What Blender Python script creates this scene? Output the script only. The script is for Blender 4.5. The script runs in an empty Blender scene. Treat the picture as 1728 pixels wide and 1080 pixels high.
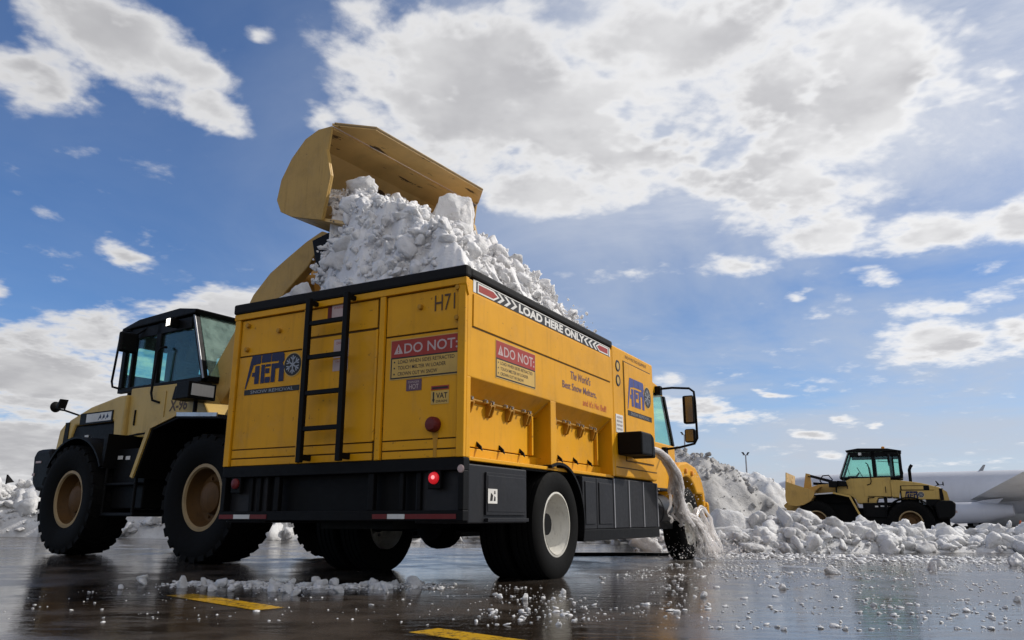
import bpy, math, random
import numpy as np
from mathutils import Vector, Matrix, noise as mnoise
R = math.radians
SC = bpy.context.scene
COL = SC.collection
random.seed(7)
NP = np.random.RandomState(11)

# ------------------------------------------------------------------ camera
F_PX, PITCH, ROLL, CAM_H = 1305.9, 0.25113, 0.009, 0.538
cam_d = bpy.data.cameras.new('camera'); cam = bpy.data.objects.new('camera', cam_d); COL.objects.link(cam)
cam_d.sensor_width = 36.0; cam_d.lens = 36.0 * F_PX / 1728.0
cam_d.clip_start = 0.05; cam_d.clip_end = 9000
fwd = Vector((0, math.cos(PITCH), math.sin(PITCH))); up0 = Vector((0, -math.sin(PITCH), math.cos(PITCH))); rt0 = Vector((1, 0, 0))
rt = rt0 * math.cos(ROLL) + up0 * math.sin(ROLL); up = up0 * math.cos(ROLL) - rt0 * math.sin(ROLL)
m = Matrix.Identity(4)
for i in range(3):
    m[i][0] = rt[i]; m[i][1] = up[i]; m[i][2] = -fwd[i]
m[2][3] = CAM_H
cam.matrix_world = m
SC.camera = cam

# ------------------------------------------------------------------ light and exposure
SUN_AZ, SUN_EL = 72.0, 38.0            # azimuth clockwise from +Y
SC.view_settings.view_transform = 'Standard'; SC.view_settings.look = 'None'
SC.view_settings.exposure = 0.07; SC.view_settings.gamma = 1.0
sd = bpy.data.lights.new('sun', 'SUN'); sd.energy = 3.6; sd.angle = R(0.5); sd.color = (1.0, 0.95, 0.87)
sun = bpy.data.objects.new('sun', sd); COL.objects.link(sun)
sun_dir = Vector((math.sin(R(SUN_AZ)) * math.cos(R(SUN_EL)), math.cos(R(SUN_AZ)) * math.cos(R(SUN_EL)), math.sin(R(SUN_EL))))
sun.rotation_euler = sun_dir.to_track_quat('Z', 'Y').to_euler()
sun.location = sun_dir * 60

# ------------------------------------------------------------------ node helpers
class NT:
    def __init__(s, tree): s.t = tree; s.n = tree.nodes; s.l = tree.links
    def node(s, typ, **kw):
        n = s.n.new(typ)
        for k, v in kw.items(): setattr(n, k, v)
        return n
    def link(s, a, b): s.l.new(a, b)
    def put(s, sock, v):
        if hasattr(v, 'is_output'): s.l.new(v, sock)
        else: sock.default_value = v
    def math(s, op, a, b=0.0, c=None, clamp=False):
        n = s.n.new('ShaderNodeMath'); n.operation = op; n.use_clamp = clamp
        s.put(n.inputs[0], a); s.put(n.inputs[1], b)
        if c is not None: s.put(n.inputs[2], c)
        return n.outputs[0]
    def vmath(s, op, a, b=(0, 0, 0), scale=None):
        n = s.n.new('ShaderNodeVectorMath'); n.operation = op
        s.put(n.inputs[0], a)
        if op != 'SCALE': s.put(n.inputs[1], b)
        else: s.put(n.inputs['Scale'], scale)
        return n.outputs[0]
    def noise(s, vec, scale, detail=4.0, rough=0.55, dist=0.0):
        n = s.n.new('ShaderNodeTexNoise'); s.put(n.inputs['Vector'], vec)
        n.inputs['Scale'].default_value = scale; n.inputs['Detail'].default_value = detail
        n.inputs['Roughness'].default_value = rough; n.inputs['Distortion'].default_value = dist
        return n
    def ramp(s, fac, stops):
        n = s.n.new('ShaderNodeValToRGB'); s.put(n.inputs[0], fac)
        e = n.color_ramp.elements
        while len(e) < len(stops): e.new(0.5)
        for el, (p, c) in zip(e, stops):
            el.position = p; el.color = (*c, 1) if len(c) == 3 else c
        return n.outputs[0]
    def mrange(s, v, a, b, c=0.0, d=1.0, smooth=False):
        n = s.n.new('ShaderNodeMapRange'); n.clamp = True
        if smooth: n.interpolation_type = 'SMOOTHSTEP'
        s.put(n.inputs['Value'], v)
        n.inputs['From Min'].default_value = a; n.inputs['From Max'].default_value = b
        n.inputs['To Min'].default_value = c; n.inputs['To Max'].default_value = d
        return n.outputs['Result']
    def mix(s, fac, a, b, blend='MIX'):
        n = s.n.new('ShaderNodeMix'); n.data_type = 'RGBA'; n.blend_type = blend
        s.put(n.inputs[0], fac)
        for sk, v in ((n.inputs[6], a), (n.inputs[7], b)):
            if hasattr(v, 'is_output'): s.l.new(v, sk)
            else: sk.default_value = (*v, 1)
        return n.outputs[2]

# ------------------------------------------------------------------ sky
world = bpy.data.worlds.new('World'); SC.world = world; world.use_nodes = True
world.cycles.sampling_method = 'MANUAL'; world.cycles.sample_map_resolution = 512
w = NT(world.node_tree); w.n.clear()
SKY_STR = 0.10
sky = w.node('ShaderNodeTexSky', sky_type='NISHITA'); sky.sun_disc = False
sky.sun_elevation = R(SUN_EL); sky.sun_rotation = R(SUN_AZ)
sky.altitude = 1600; sky.air_density = 1.0; sky.dust_density = 0.6; sky.ozone_density = 2.2
tc = w.node('ShaderNodeTexCoord'); D = tc.outputs['Generated']
D = w.vmath('NORMALIZE', D)
sx = w.node('ShaderNodeSeparateXYZ'); w.link(D, sx.inputs[0])
az = w.math('ARCTAN2', sx.outputs[0], sx.outputs[1]); el = w.math('ARCSINE', sx.outputs[2])
RAD = 180 / math.pi
azd = w.math('MULTIPLY', az, RAD); eld = w.math('MULTIPLY', el, RAD)
zc = w.math('ADD', w.math('MAXIMUM', sx.outputs[2], 0.0), 0.16)
cxy = w.node('ShaderNodeCombineXYZ')
w.link(w.math('DIVIDE', sx.outputs[0], zc), cxy.inputs[0]); w.link(w.math('DIVIDE', sx.outputs[1], zc), cxy.inputs[1])
P = cxy.outputs[0]
cae = w.node('ShaderNodeCombineXYZ'); w.link(azd, cae.inputs[0]); w.link(eld, cae.inputs[1])
AE = cae.outputs[0]
# warp of the az/el plane so the cloud banks get ragged outlines
wn = w.noise(P, 2.2, 5, 0.6); wv = w.vmath('SUBTRACT', wn.outputs['Color'], (0.5, 0.5, 0.5))
amp = w.mrange(eld, 2, 25, 0.9, 5.5)
AEw = w.vmath('ADD', AE, w.vmath('SCALE', wv, scale=amp))
# cloud banks: azimuth, elevation, half-width, half-height (degrees), tilt, weight
BANKS = [(-30.6,30.8,11,4.0,-8,1.0),(-34.7,27.2,6.5,2.8,0,.9),(-25.4,30.2,6,2.4,-15,.8),(-22.9,27.3,4.6,1.5,-20,.75),(-28.7,24.2,2.6,1.0,0,.6),
 (-27.3,16.6,3.9,1.35,-22,.8),(-20.1,33.3,2.2,.9,0,.6),(-15.3,28.6,2.6,2.0,0,.7),(-25.5,28.3,1.6,1.2,0,.4),
 (-21.5,14.4,6.5,1.9,12,.95),(-28.4,11.6,4.4,2.0,0,.95),(-32.5,8.4,12,3.8,0,1.2),(-31.5,3.6,11,3.6,0,1.15),(-35.5,13.4,2.2,2.2,0,.8),
 (-4.3,31.5,15,7.6,0,1.15),(6.4,28.0,19,7.4,-10,1.3),(13.7,34.0,18,5.6,0,1.05),(26.5,28.5,19,7.2,0,1.25),(35,27.5,11,6.0,0,1.2),
 (19.7,23.4,12,4.4,-10,1.1),(2.1,23.6,8.6,3.4,-12,1.0),(-7.9,26.2,7.4,3.6,0,.85),
 (17.3,18.0,4.6,1.5,0,.9),(23.5,19.3,7.5,2.4,-5,.85),(29.5,18.9,6.5,2.0,0,.85),(34.6,18.6,3.4,2.3,0,.9),
 (29.7,11.3,6.0,2.1,-8,1.0),(33.9,11.2,2.8,1.7,0,.9),(31.7,13.9,6.2,1.4,5,.7),(32.7,15.9,1.8,1.0,0,.6),(26.3,16.4,3,1.3,-10,.7),
 (21.1,5.7,2.4,.65,-4,.95),(18.7,8.8,2.3,.42,-5,.7),(23.1,6.9,1.2,.5,0,.8),(16.0,7.0,5.5,.8,0,.65),(13.0,7.6,4.6,1.6,0,.85),(11.3,9.9,2.2,1.3,0,.6),
 (25.3,6.3,.9,.3,0,.7),(22.2,4.3,1.8,.55,-8,.7),(20.8,15.2,1.3,.45,0,.5),(-12.3,35.2,6,1.4,0,.5),(24,2.5,9,.6,0,.35),(31,3.5,7,.7,0,.35),
 # unseen rest of the sky dome: cloud banks added to fill the shaded sides
 (60,32,20,12,0,1.1),(56,9,16,5,0,.8),(95,24,22,9,0,1.0),(150,28,40,22,0,1.3),(-150,28,40,22,0,1.3),(180,8,60,9,0,1.2),(-70,20,16,8,0,1.0),(-60,7,18,5,0,.9),(-105,32,32,16,0,1.2),(0,66,50,12,0,1.0),(120,7,24,6,0,1.0),(-120,6,30,6,0,1.0),(180,60,90,16,0,1.2)]
dens = None
for (a, e, ra, re, ro, wt) in BANKS:
    mp = w.node('ShaderNodeMapping', vector_type='TEXTURE'); w.link(AEw, mp.inputs[0])
    mp.inputs['Location'].default_value = (a, e, 0); mp.inputs['Rotation'].default_value = (0, 0, R(ro)); mp.inputs['Scale'].default_value = (ra, re, 1)
    g = w.node('ShaderNodeTexGradient', gradient_type='SPHERICAL'); w.link(mp.outputs[0], g.inputs[0])
    v = w.math('MULTIPLY', g.outputs['Fac'], wt)
    dens = v if dens is None else w.math('SMOOTH_MAX', dens, v, 0.12)
f1 = w.noise(P, 2.8, 14, 0.69, 0.25).outputs['Fac']
vo = w.node('ShaderNodeTexVoronoi', feature='F1'); w.link(w.vmath('ADD', P, w.vmath('SCALE', wv, scale=0.12)), vo.inputs['Vector'])
vo.inputs['Scale'].default_value = 8.0; vo.inputs['Detail'].default_value = 3.0; vo.inputs['Roughness'].default_value = 0.6
bil = w.math('SUBTRACT', 0.90, vo.outputs['Distance'])
fb = w.noise(P, 1.1, 3, 0.5).outputs['Fac']
soff = Vector((sun_dir.x, sun_dir.y, 0)) * 0.10
g1 = w.noise(P, 2.3, 5, 0.52).outputs['Fac']
g2 = w.noise(w.vmath('ADD', P, tuple(soff)), 2.3, 5, 0.52).outputs['Fac']
field = w.math('ADD', w.math('MULTIPLY', dens, 1.74), w.math('MULTIPLY', w.math('SUBTRACT', f1, 0.5), 1.9))
field = w.math('ADD', field, w.math('MULTIPLY', w.math('SUBTRACT', fb, 0.5), 0.35))
field = w.math('ADD', field, w.math('MULTIPLY', bil, 0.50))
mask = w.mrange(field, 0.18, 0.88, smooth=True)
thick = w.mrange(field, 0.62, 1.30, smooth=True)
lit = w.math('ADD', w.math('MULTIPLY', w.mrange(w.math('SUBTRACT', g1, g2), -0.12, 0.12, smooth=True), 0.7), w.math('ADD', w.math('MULTIPLY', w.mrange(f1, 0.36, 0.66), 0.2), w.math('MULTIPLY', w.mrange(bil, 0.18, 0.68), 0.25)))
toward = w.mrange(azd, -35, 40, 0.0, 1.0)
back = w.math('MAXIMUM', w.mrange(w.math('ABSOLUTE', azd), 60, 110, 0.0, 1.0, smooth=True), w.mrange(eld, 42, 60, 0.0, 0.7, smooth=True))
K = 1.0 / SKY_STR
def kc(c): return tuple(x * K for x in c)
edge = w.mix(toward, kc((0.70, 0.70, 0.71)), kc((0.90, 0.90, 0.91)))
dark = w.mix(toward, kc((0.40, 0.40, 0.42)), kc((0.50, 0.50, 0.525)))
light = w.mix(toward, kc((0.60, 0.60, 0.61)), kc((0.84, 0.84, 0.85)))
body = w.mix(lit, dark, light)
ccol = w.mix(w.math('MULTIPLY', thick, 0.92), edge, body)
ccol = w.mix(back, ccol, kc((0.98, 0.92, 0.85)))  # out-of-view clouds brightened as fill light for the shaded sides
veil = w.mrange(w.noise(P, 0.9, 6, 0.6, 0.6).outputs['Fac'], 0.32, 0.64, 0.0, 0.80)
veil = w.math('MULTIPLY', veil, w.mrange(azd, -25, 5, 0.12, 1.0))
hz = w.mrange(eld, 1.0, 8.5, 0.86, 0.0, smooth=True)
hz = w.math('MULTIPLY', hz, w.mrange(azd, -10, 30, 0.75, 1.1))
tinted = w.mix(1.0, sky.outputs[0], w.mix(w.mrange(azd, -30, 10), (0.72, 0.95, 1.22), (0.76, 0.88, 1.03)), 'MULTIPLY')
hiv = w.math('MULTIPLY', w.math('MULTIPLY', w.mrange(azd, -12, 14, 0.0, 1.0, smooth=True), w.mrange(eld, 15, 27, 0.0, 1.0, smooth=True)), w.mrange(w.noise(P, 1.6, 8, 0.66, 0.8).outputs['Fac'], 0.30, 0.60, 0.0, 0.78))
skyc = w.mix(veil, tinted, kc((0.50, 0.55, 0.64)))
skyc = w.mix(hiv, skyc, kc((0.74, 0.76, 0.81)))
skyc = w.mix(hz, skyc, kc((0.52, 0.55, 0.62)))
final = w.mix(mask, skyc, ccol)
bg = w.node('ShaderNodeBackground'); bg.inputs['Strength'].default_value = SKY_STR
w.link(final, bg.inputs['Color'])
wo = w.node('ShaderNodeOutputWorld'); w.link(bg.outputs[0], wo.inputs[0])

# ------------------------------------------------------------------ materials
def new_mat(name):
    mt = bpy.data.materials.new(name); mt.use_nodes = True
    t = NT(mt.node_tree); t.n.clear()
    o = t.node('ShaderNodeOutputMaterial'); b = t.node('ShaderNodeBsdfPrincipled'); t.link(b.outputs[0], o.inputs[0])
    return mt, t, b, o
def coords(t, kind='Object'):
    return t.node('ShaderNodeTexCoord').outputs[kind]
def bump(t, b, h, strength, dist):
    n = t.node('ShaderNodeBump'); n.inputs['Strength'].default_value = strength; n.inputs['Distance'].default_value = dist
    t.put(n.inputs['Height'], h); t.link(n.outputs[0], b.inputs['Normal'])
def paint(name, col, dirt=(0.10, 0.07, 0.035), amount=0.5, rough=0.4, streak=0.5, coat=0.0, met=0.0, scale=1.0, spec=0.25, film=0.0, rust=0.0):
    mt, t, b, o = new_mat(name); c = coords(t)
    n1 = t.noise(c, 1.7 * scale, 6, 0.6).outputs['Fac']
    mp = t.node('ShaderNodeMapping'); t.link(c, mp.inputs[0]); mp.inputs['Scale'].default_value = (9 * scale, 9 * scale, 0.7 * scale)
    n2 = t.noise(mp.outputs[0], 1.6, 4, 0.6).outputs['Fac']
    n3 = t.noise(c, 26 * scale, 3, 0.6).outputs['Fac']
    base = t.mix(t.mrange(n1, 0.3, 0.75), col, tuple(x * 0.84 for x in col))
    d = t.math('ADD', t.mrange(n1, 0.52, 0.80, 0, 0.5), t.mrange(n2, 0.54, 0.78, 0, streak))
    d = t.math('MULTIPLY', d, t.mrange(n3, 0.3, 0.7, 0.6, 1.1)); d = t.math('MULTIPLY', d, amount, clamp=True)
    n4 = t.noise(c, 3.4 * scale, 7, 0.7, 0.6).outputs['Fac']; n5 = t.noise(c, 19 * scale, 4, 0.65).outputs['Fac']
    grim = t.mix(d, base, dirt)
    grim = t.mix(t.mrange(n4, 0.52, 0.74, 0.0, film), grim, tuple(min(0.7, 0.55 * x + 0.14) for x in col))
    grim = t.mix(t.math('MULTIPLY', t.mrange(n5, 0.665, 0.70), min(1.0, rust)), grim, (0.11, 0.045, 0.015))
    t.link(grim, b.inputs['Base Color'])
    t.link(t.math('ADD', t.math('MULTIPLY', d, 0.4), t.mrange(n3, 0.2, 0.8, rough - 0.06, rough + 0.08)), b.inputs['Roughness'])
    b.inputs['Coat Weight'].default_value = coat; b.inputs['Specular IOR Level'].default_value = spec; b.inputs['Coat Roughness'].default_value = 0.2; b.inputs['Metallic'].default_value = met
    bump(t, b, t.math('ADD', t.noise(c, 2.6 * scale, 3, 0.5).outputs['Fac'], t.math('MULTIPLY', n3, 0.05)), 0.40, 0.014)
    return mt
M = {}
M['yellow'] = paint('truck_yellow_paint', (0.69, 0.326, 0.006), amount=0.6, rough=0.42, dirt=(0.26, 0.135, 0.03), spec=0.18, film=0.18, rust=0.55)
M['yellow_d'] = paint('grimy_yellow_paint', (0.46, 0.225, 0.015), amount=0.8, rough=0.5, dirt=(0.05, 0.035, 0.02))
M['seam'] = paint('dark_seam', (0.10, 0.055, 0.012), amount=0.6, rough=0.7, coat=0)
M['tan'] = paint('loader_tan_paint', (0.55, 0.37, 0.105), film=0.14, rust=0.4, amount=0.6, rough=0.42, dirt=(0.12, 0.085, 0.05))
M['tan2'] = paint('bucket_tan_paint', (0.50, 0.31, 0.085), film=0.2, rust=0.7, amount=0.7, rough=0.5, dirt=(0.13, 0.085, 0.045), scale=1.8)
M['black'] = paint('black_metal', (0.0045, 0.0045, 0.0048), amount=0.5, rough=0.5, dirt=(0.013, 0.012, 0.011), coat=0, spec=0.10)
M['blackrough'] = paint('black_rubber_lip', (0.010, 0.010, 0.011), amount=0.5, rough=0.7, dirt=(0.03, 0.027, 0.024), coat=0, spec=0.15)
M['skirt'] = paint('charcoal_panel', (0.014, 0.014, 0.016), amount=0.6, rough=0.45, dirt=(0.022, 0.020, 0.019), coat=0, spec=0.18, film=0.05)
M['tyre'] = paint('tyre_rubber', (0.005, 0.005, 0.005), amount=0.7, rough=0.75, dirt=(0.012, 0.011, 0.010), coat=0, scale=2, spec=0.08)
M['rimwhite'] = paint('white_wheel_paint', (0.66, 0.64, 0.58), amount=0.85, rough=0.45, dirt=(0.18, 0.14, 0.10), scale=3, coat=0)
M['rimtan'] = paint('tan_wheel_paint', (0.10, 0.048, 0.012), amount=0.9, rough=0.6, dirt=(0.05, 0.033, 0.02), scale=2.5, coat=0)
M['rimlip'] = paint('worn_rim_lip', (0.34, 0.24, 0.12), amount=0.9, rough=0.5, dirt=(0.14, 0.11, 0.08), scale=3, coat=0)
def scraped(name, col, rust):
    mt, t, b, o = new_mat(name); c = coords(t)
    mp = t.node('ShaderNodeMapping'); t.link(c, mp.inputs[0]); mp.inputs['Scale'].default_value = (3.2, 0.55, 2.4); mp.inputs['Rotation'].default_value = (0.2, 0, 0.15)
    n1 = t.noise(mp.outputs[0], 3.0, 7, 0.62, 0.3).outputs['Fac']; n2 = t.noise(c, 1.6, 6, 0.6).outputs['Fac']; n3 = t.noise(c, 20, 4, 0.6).outputs['Fac']
    base = t.mix(t.mrange(n2, 0.3, 0.7), col, tuple(x * 0.72 for x in col))
    base = t.mix(t.mrange(n2, 0.5, 0.75, 0, 0.45), base, tuple(0.5 * (a + b2) for a, b2 in zip(col, rust)))
    d = t.mrange(t.math('ADD', n1, t.math('MULTIPLY', n3, 0.08)), 0.655, 0.672)
    t.link(t.mix(d, base, rust), b.inputs['Base Color']); b.inputs['Roughness'].default_value = 0.5
    bump(t, b, n2, 0.3, 0.02); return mt
M['scraped'] = scraped('scraped_bucket_paint', (0.66, 0.43, 0.16), (0.07, 0.04, 0.02))  # base lightened to stand in for light bounced off the snow
M['grey'] = paint('grey_metal', (0.30, 0.30, 0.31), amount=0.6, rough=0.4, coat=0, met=0.4)
M['steel'] = paint('worn_steel', (0.52, 0.51, 0.50), amount=0.5, rough=0.35, coat=0, met=0.7)
M['plane'] = paint('aircraft_white_grey', (0.55, 0.56, 0.60), amount=0.12, rough=0.35, scale=0.3)
M['planewing'] = paint('wing_grey', (0.62, 0.63, 0.63), amount=0.2, rough=0.4, scale=0.3)
def flat(name, col, rough=0.45, amount=0.35):
    return paint(name, col, amount=amount, rough=rough, coat=0, scale=2, dirt=(0.16, 0.12, 0.07))
M['red'] = flat('sign_red', (0.33, 0.035, 0.022)); M['white'] = flat('sign_white', (0.72, 0.70, 0.66))
M['navy'] = flat('logo_navy', (0.014, 0.017, 0.06)); M['navysun'] = flat('logo_sunlit_blue', (0.055, 0.065, 0.22)); M['ink'] = flat('sign_black', (0.02, 0.018, 0.016)); M['signbase'] = flat('sign_cream_yellow', (0.56, 0.36, 0.09))  # sunlit copy of the logo navy, painted lighter for sun on the side
M['brown'] = flat('stencil_brown', (0.09, 0.045, 0.015)); M['orange'] = flat('slogan_red', (0.50, 0.10, 0.03)); M['violet'] = flat('slogan_violet', (0.13, 0.07, 0.10))
M['pinkwhite'] = flat('faded_sticker', (0.50, 0.38, 0.36)); M['dkred'] = flat('reflector_red', (0.13, 0.012, 0.012)); M['reflwhite'] = flat('reflector_white', (0.60, 0.60, 0.58))
M['amber'] = flat('amber_lens', (0.75, 0.30, 0.03), amount=0); M['conered'] = flat('cone_orange', (0.55, 0.13, 0.05), amount=0.2)
M['cloth'] = flat('dark_cloth', (0.022, 0.024, 0.03), rough=0.85, amount=0); M['skin'] = flat('skin', (0.30, 0.17, 0.12), rough=0.5, amount=0)
M['seat'] = flat('seat_cloth', (0.03, 0.05, 0.055), rough=0.8, amount=0.2); M['markyellow'] = None
def emit(name, col, s):
    mt, t, b, o = new_mat(name); b.inputs['Base Color'].default_value = (*[min(1, c) for c in col], 1)
    b.inputs['Emission Color'].default_value = (*col, 1); b.inputs['Emission Strength'].default_value = s; b.inputs['Roughness'].default_value = 0.25
    return mt
M['taillit'] = emit('lit_red_lens', (1.0, 0.02, 0.03), 0.22); M['tailhot'] = emit('lit_red_bulb', (1.0, 0.25, 0.25), 1.4); M['worklit'] = emit('lit_work_lamp', (1.0, 0.93, 0.82), 2.2)
def glass(name, tint, refl=0.10, d0=0.0, d1=0.05):
    mt, t, b, o = new_mat(name); t.n.remove(b)
    tr = t.node('ShaderNodeBsdfTransparent'); tr.inputs[0].default_value = (*tint, 1)
    gl = t.node('ShaderNodeBsdfGlossy'); gl.inputs['Roughness'].default_value = 0.04; gl.inputs['Color'].default_value = (0.9, 0.97, 0.94, 1)
    lw = t.node('ShaderNodeLayerWeight'); lw.inputs[0].default_value = 0.5; frv = t.math('POWER', lw.outputs['Facing'], 4.0)
    di = t.node('ShaderNodeBsdfDiffuse'); di.inputs[0].default_value = (0.45, 0.58, 0.52, 1)
    n = t.noise(coords(t), 5, 5, 0.65).outputs['Fac']
    ms = t.node('ShaderNodeMixShader'); t.link(t.math('ADD', t.math('MULTIPLY', frv, 0.45), 0.03), ms.inputs[0]); t.link(tr.outputs[0], ms.inputs[1]); t.link(gl.outputs[0], ms.inputs[2])
    m2 = t.node('ShaderNodeMixShader'); t.link(t.mrange(n, 0.35, 0.75, d0, d1), m2.inputs[0]); t.link(ms.outputs[0], m2.inputs[1]); t.link(di.outputs[0], m2.inputs[2])
    t.link(m2.outputs[0], o.inputs[0]); return mt
M['glass'] = glass('green_cab_glass', (0.78, 0.95, 0.89), 0.02); M['paleglass'] = glass('pale_windscreen', (0.80, 0.95, 0.90), 0.02, 0.10, 0.34); M['mirror'] = None  # windscreen mixes in pale diffuse for cloud reflection as well as dust
mt, t, b, o = new_mat('mirror_glass'); b.inputs['Base Color'].default_value = (0.16, 0.165, 0.17, 1); b.inputs['Metallic'].default_value = 1; b.inputs['Roughness'].default_value = 0.22; M['mirror'] = mt
def snow(name, col, dirt, amount, scale=1.0, rough=0.6, spec=0.3, trans=0.15):
    mt, t, b, o = new_mat(name); c = coords(t)
    n1 = t.noise(c, 1.3 * scale, 7, 0.65).outputs['Fac']; n2 = t.noise(c, 7 * scale, 5, 0.65).outputs['Fac']; n3 = t.noise(c, 34 * scale, 4, 0.7).outputs['Fac']
    d = t.math('MULTIPLY', t.math('ADD', t.mrange(n1, 0.42, 0.72), t.math('MULTIPLY', t.mrange(n2, 0.52, 0.72), 0.8)), amount, clamp=True)
    t.link(t.mix(d, col, dirt), b.inputs['Base Color']); b.inputs['Roughness'].default_value = rough; b.inputs['Specular IOR Level'].default_value = spec
    bump(t, b, t.math('ADD', t.math('MULTIPLY', n2, 0.7), t.math('MULTIPLY', n3, 0.45)), 0.8, 0.05 / scale)
    tl = t.node('ShaderNodeBsdfTranslucent'); tl.inputs[0].default_value = (0.80, 0.80, 0.80, 1); ms = t.node('ShaderNodeMixShader'); ms.inputs[0].default_value = trans
    t.link(b.outputs[0], ms.inputs[1]); t.link(tl.outputs[0], ms.inputs[2]); t.link(ms.outputs[0], o.inputs[0])
    return mt
M['snow'] = snow('falling_snow', (0.90, 0.89, 0.885), (0.62, 0.59, 0.585), 0.35, 1.4)
M['snowbank'] = snow('ploughed_snow', (0.76, 0.76, 0.76), (0.36, 0.34, 0.33), 0.55, 1.0)
M['dirtysnow'] = snow('dirty_old_snow', (0.50, 0.49, 0.48), (0.19, 0.18, 0.17), 0.75, 0.8)
M['ice'] = snow('wet_ice_crumbs', (0.78, 0.78, 0.78), (0.45, 0.44, 0.44), 0.4, 6.0, rough=0.35, spec=0.4)
mt, t, b, o = new_mat('foaming_meltwater'); c = coords(t)
n = t.noise(c, 6, 4, 0.6).outputs['Fac']
t.link(t.mix(t.mrange(n, 0.3, 0.7), (0.90, 0.86, 0.84), (0.96, 0.95, 0.94)), b.inputs['Base Color']); b.inputs['Roughness'].default_value = 0.15
bump(t, b, n, 0.6, 0.03)
tr = t.node('ShaderNodeBsdfTransparent'); ms = t.node('ShaderNodeMixShader'); t.link(t.mrange(n, 0.30, 0.60, 0.40, 0.95), ms.inputs[0]); tl = t.node('ShaderNodeBsdfTranslucent'); tl.inputs[0].default_value = (0.92, 0.90, 0.89, 1); m2 = t.node('ShaderNodeMixShader'); m2.inputs[0].default_value = 0.4; t.link(b.outputs[0], m2.inputs[1]); t.link(tl.outputs[0], m2.inputs[2])
t.link(tr.outputs[0], ms.inputs[1]); t.link(m2.outputs[0], ms.inputs[2]); t.link(ms.outputs[0], o.inputs[0]); M['water'] = mt
# wet apron
mt, t, b, o = new_mat('wet_asphalt'); c = coords(t)
big = t.noise(c, 0.22, 5, 0.6).outputs['Fac']; mid = t.noise(c, 1.6, 5, 0.6).outputs['Fac']; fine = t.noise(c, 60, 3, 0.7).outputs['Fac']
wet = t.mrange(t.math('ADD', big, t.math('MULTIPLY', t.math('SUBTRACT', mid, 0.5), 0.5)), 0.40, 0.56, smooth=True)
cx = t.node('ShaderNodeSeparateXYZ'); t.link(c, cx.inputs[0])
film_n = t.noise(c, 1.1, 8, 0.68, 0.5).outputs['Fac']
film = t.math('MULTIPLY', t.mrange(film_n, 0.50, 0.66, smooth=True), t.mrange(t.math('ADD', cx.outputs[1], t.math('MULTIPLY', cx.outputs[0], 0.15)), 6.0, 11.5, 0.0, 0.85, smooth=True))
asph = t.mix(t.mrange(mid, 0.3, 0.7), t.mix(wet, (0.070, 0.056, 0.045), (0.030, 0.021, 0.014)), t.mix(wet, (0.052, 0.042, 0.034), (0.021, 0.015, 0.010)))
t.link(t.mix(film, asph, (0.26, 0.25, 0.245)), b.inputs['Base Color'])
rg = t.math('ADD', t.mrange(wet, 0, 1, 0.22, 0.06), t.math('MULTIPLY', fine, 0.03))
t.link(t.math('ADD', rg, t.math('MULTIPLY', film, 0.25)), b.inputs['Roughness'])
b.inputs['IOR'].default_value = 1.62
mp = t.node('ShaderNodeMapping'); t.link(c, mp.inputs[0]); mp.inputs['Scale'].default_value = (1.0, 2.6, 1.0); mp.inputs['Rotation'].default_value = (0, 0, 0.25)
rip = t.noise(mp.outputs[0], 3.6, 5, 0.62, 0.8).outputs['Fac']; rip2 = t.noise(mp.outputs[0], 15, 3, 0.6).outputs['Fac']
hgt = t.math('ADD', t.math('MULTIPLY', rip, 1.0), t.math('MULTIPLY', rip2, 0.22)); hgt = t.math('ADD', hgt, t.math('MULTIPLY', t.math('MULTIPLY', fine, 0.10), t.math('SUBTRACT', 1.0, wet)))
bump(t, b, hgt, 0.30, 0.008); M['asphalt'] = mt
mt, t, b, o = new_mat('wet_yellow_road_paint'); c = coords(t)
n = t.noise(c, 22, 5, 0.7).outputs['Fac']; n2 = t.noise(c, 5, 5, 0.6).outputs['Fac']
t.link(t.mix(t.mrange(t.math('ADD', n, t.math('MULTIPLY', n2, 0.5)), 0.72, 0.95), (0.60, 0.34, 0.02), (0.06, 0.045, 0.03)), b.inputs['Base Color']); b.inputs['Roughness'].default_value = 0.16
b.inputs['IOR'].default_value = 1.34; bump(t, b, n2, 0.4, 0.006); M['markyellow'] = mt

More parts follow.
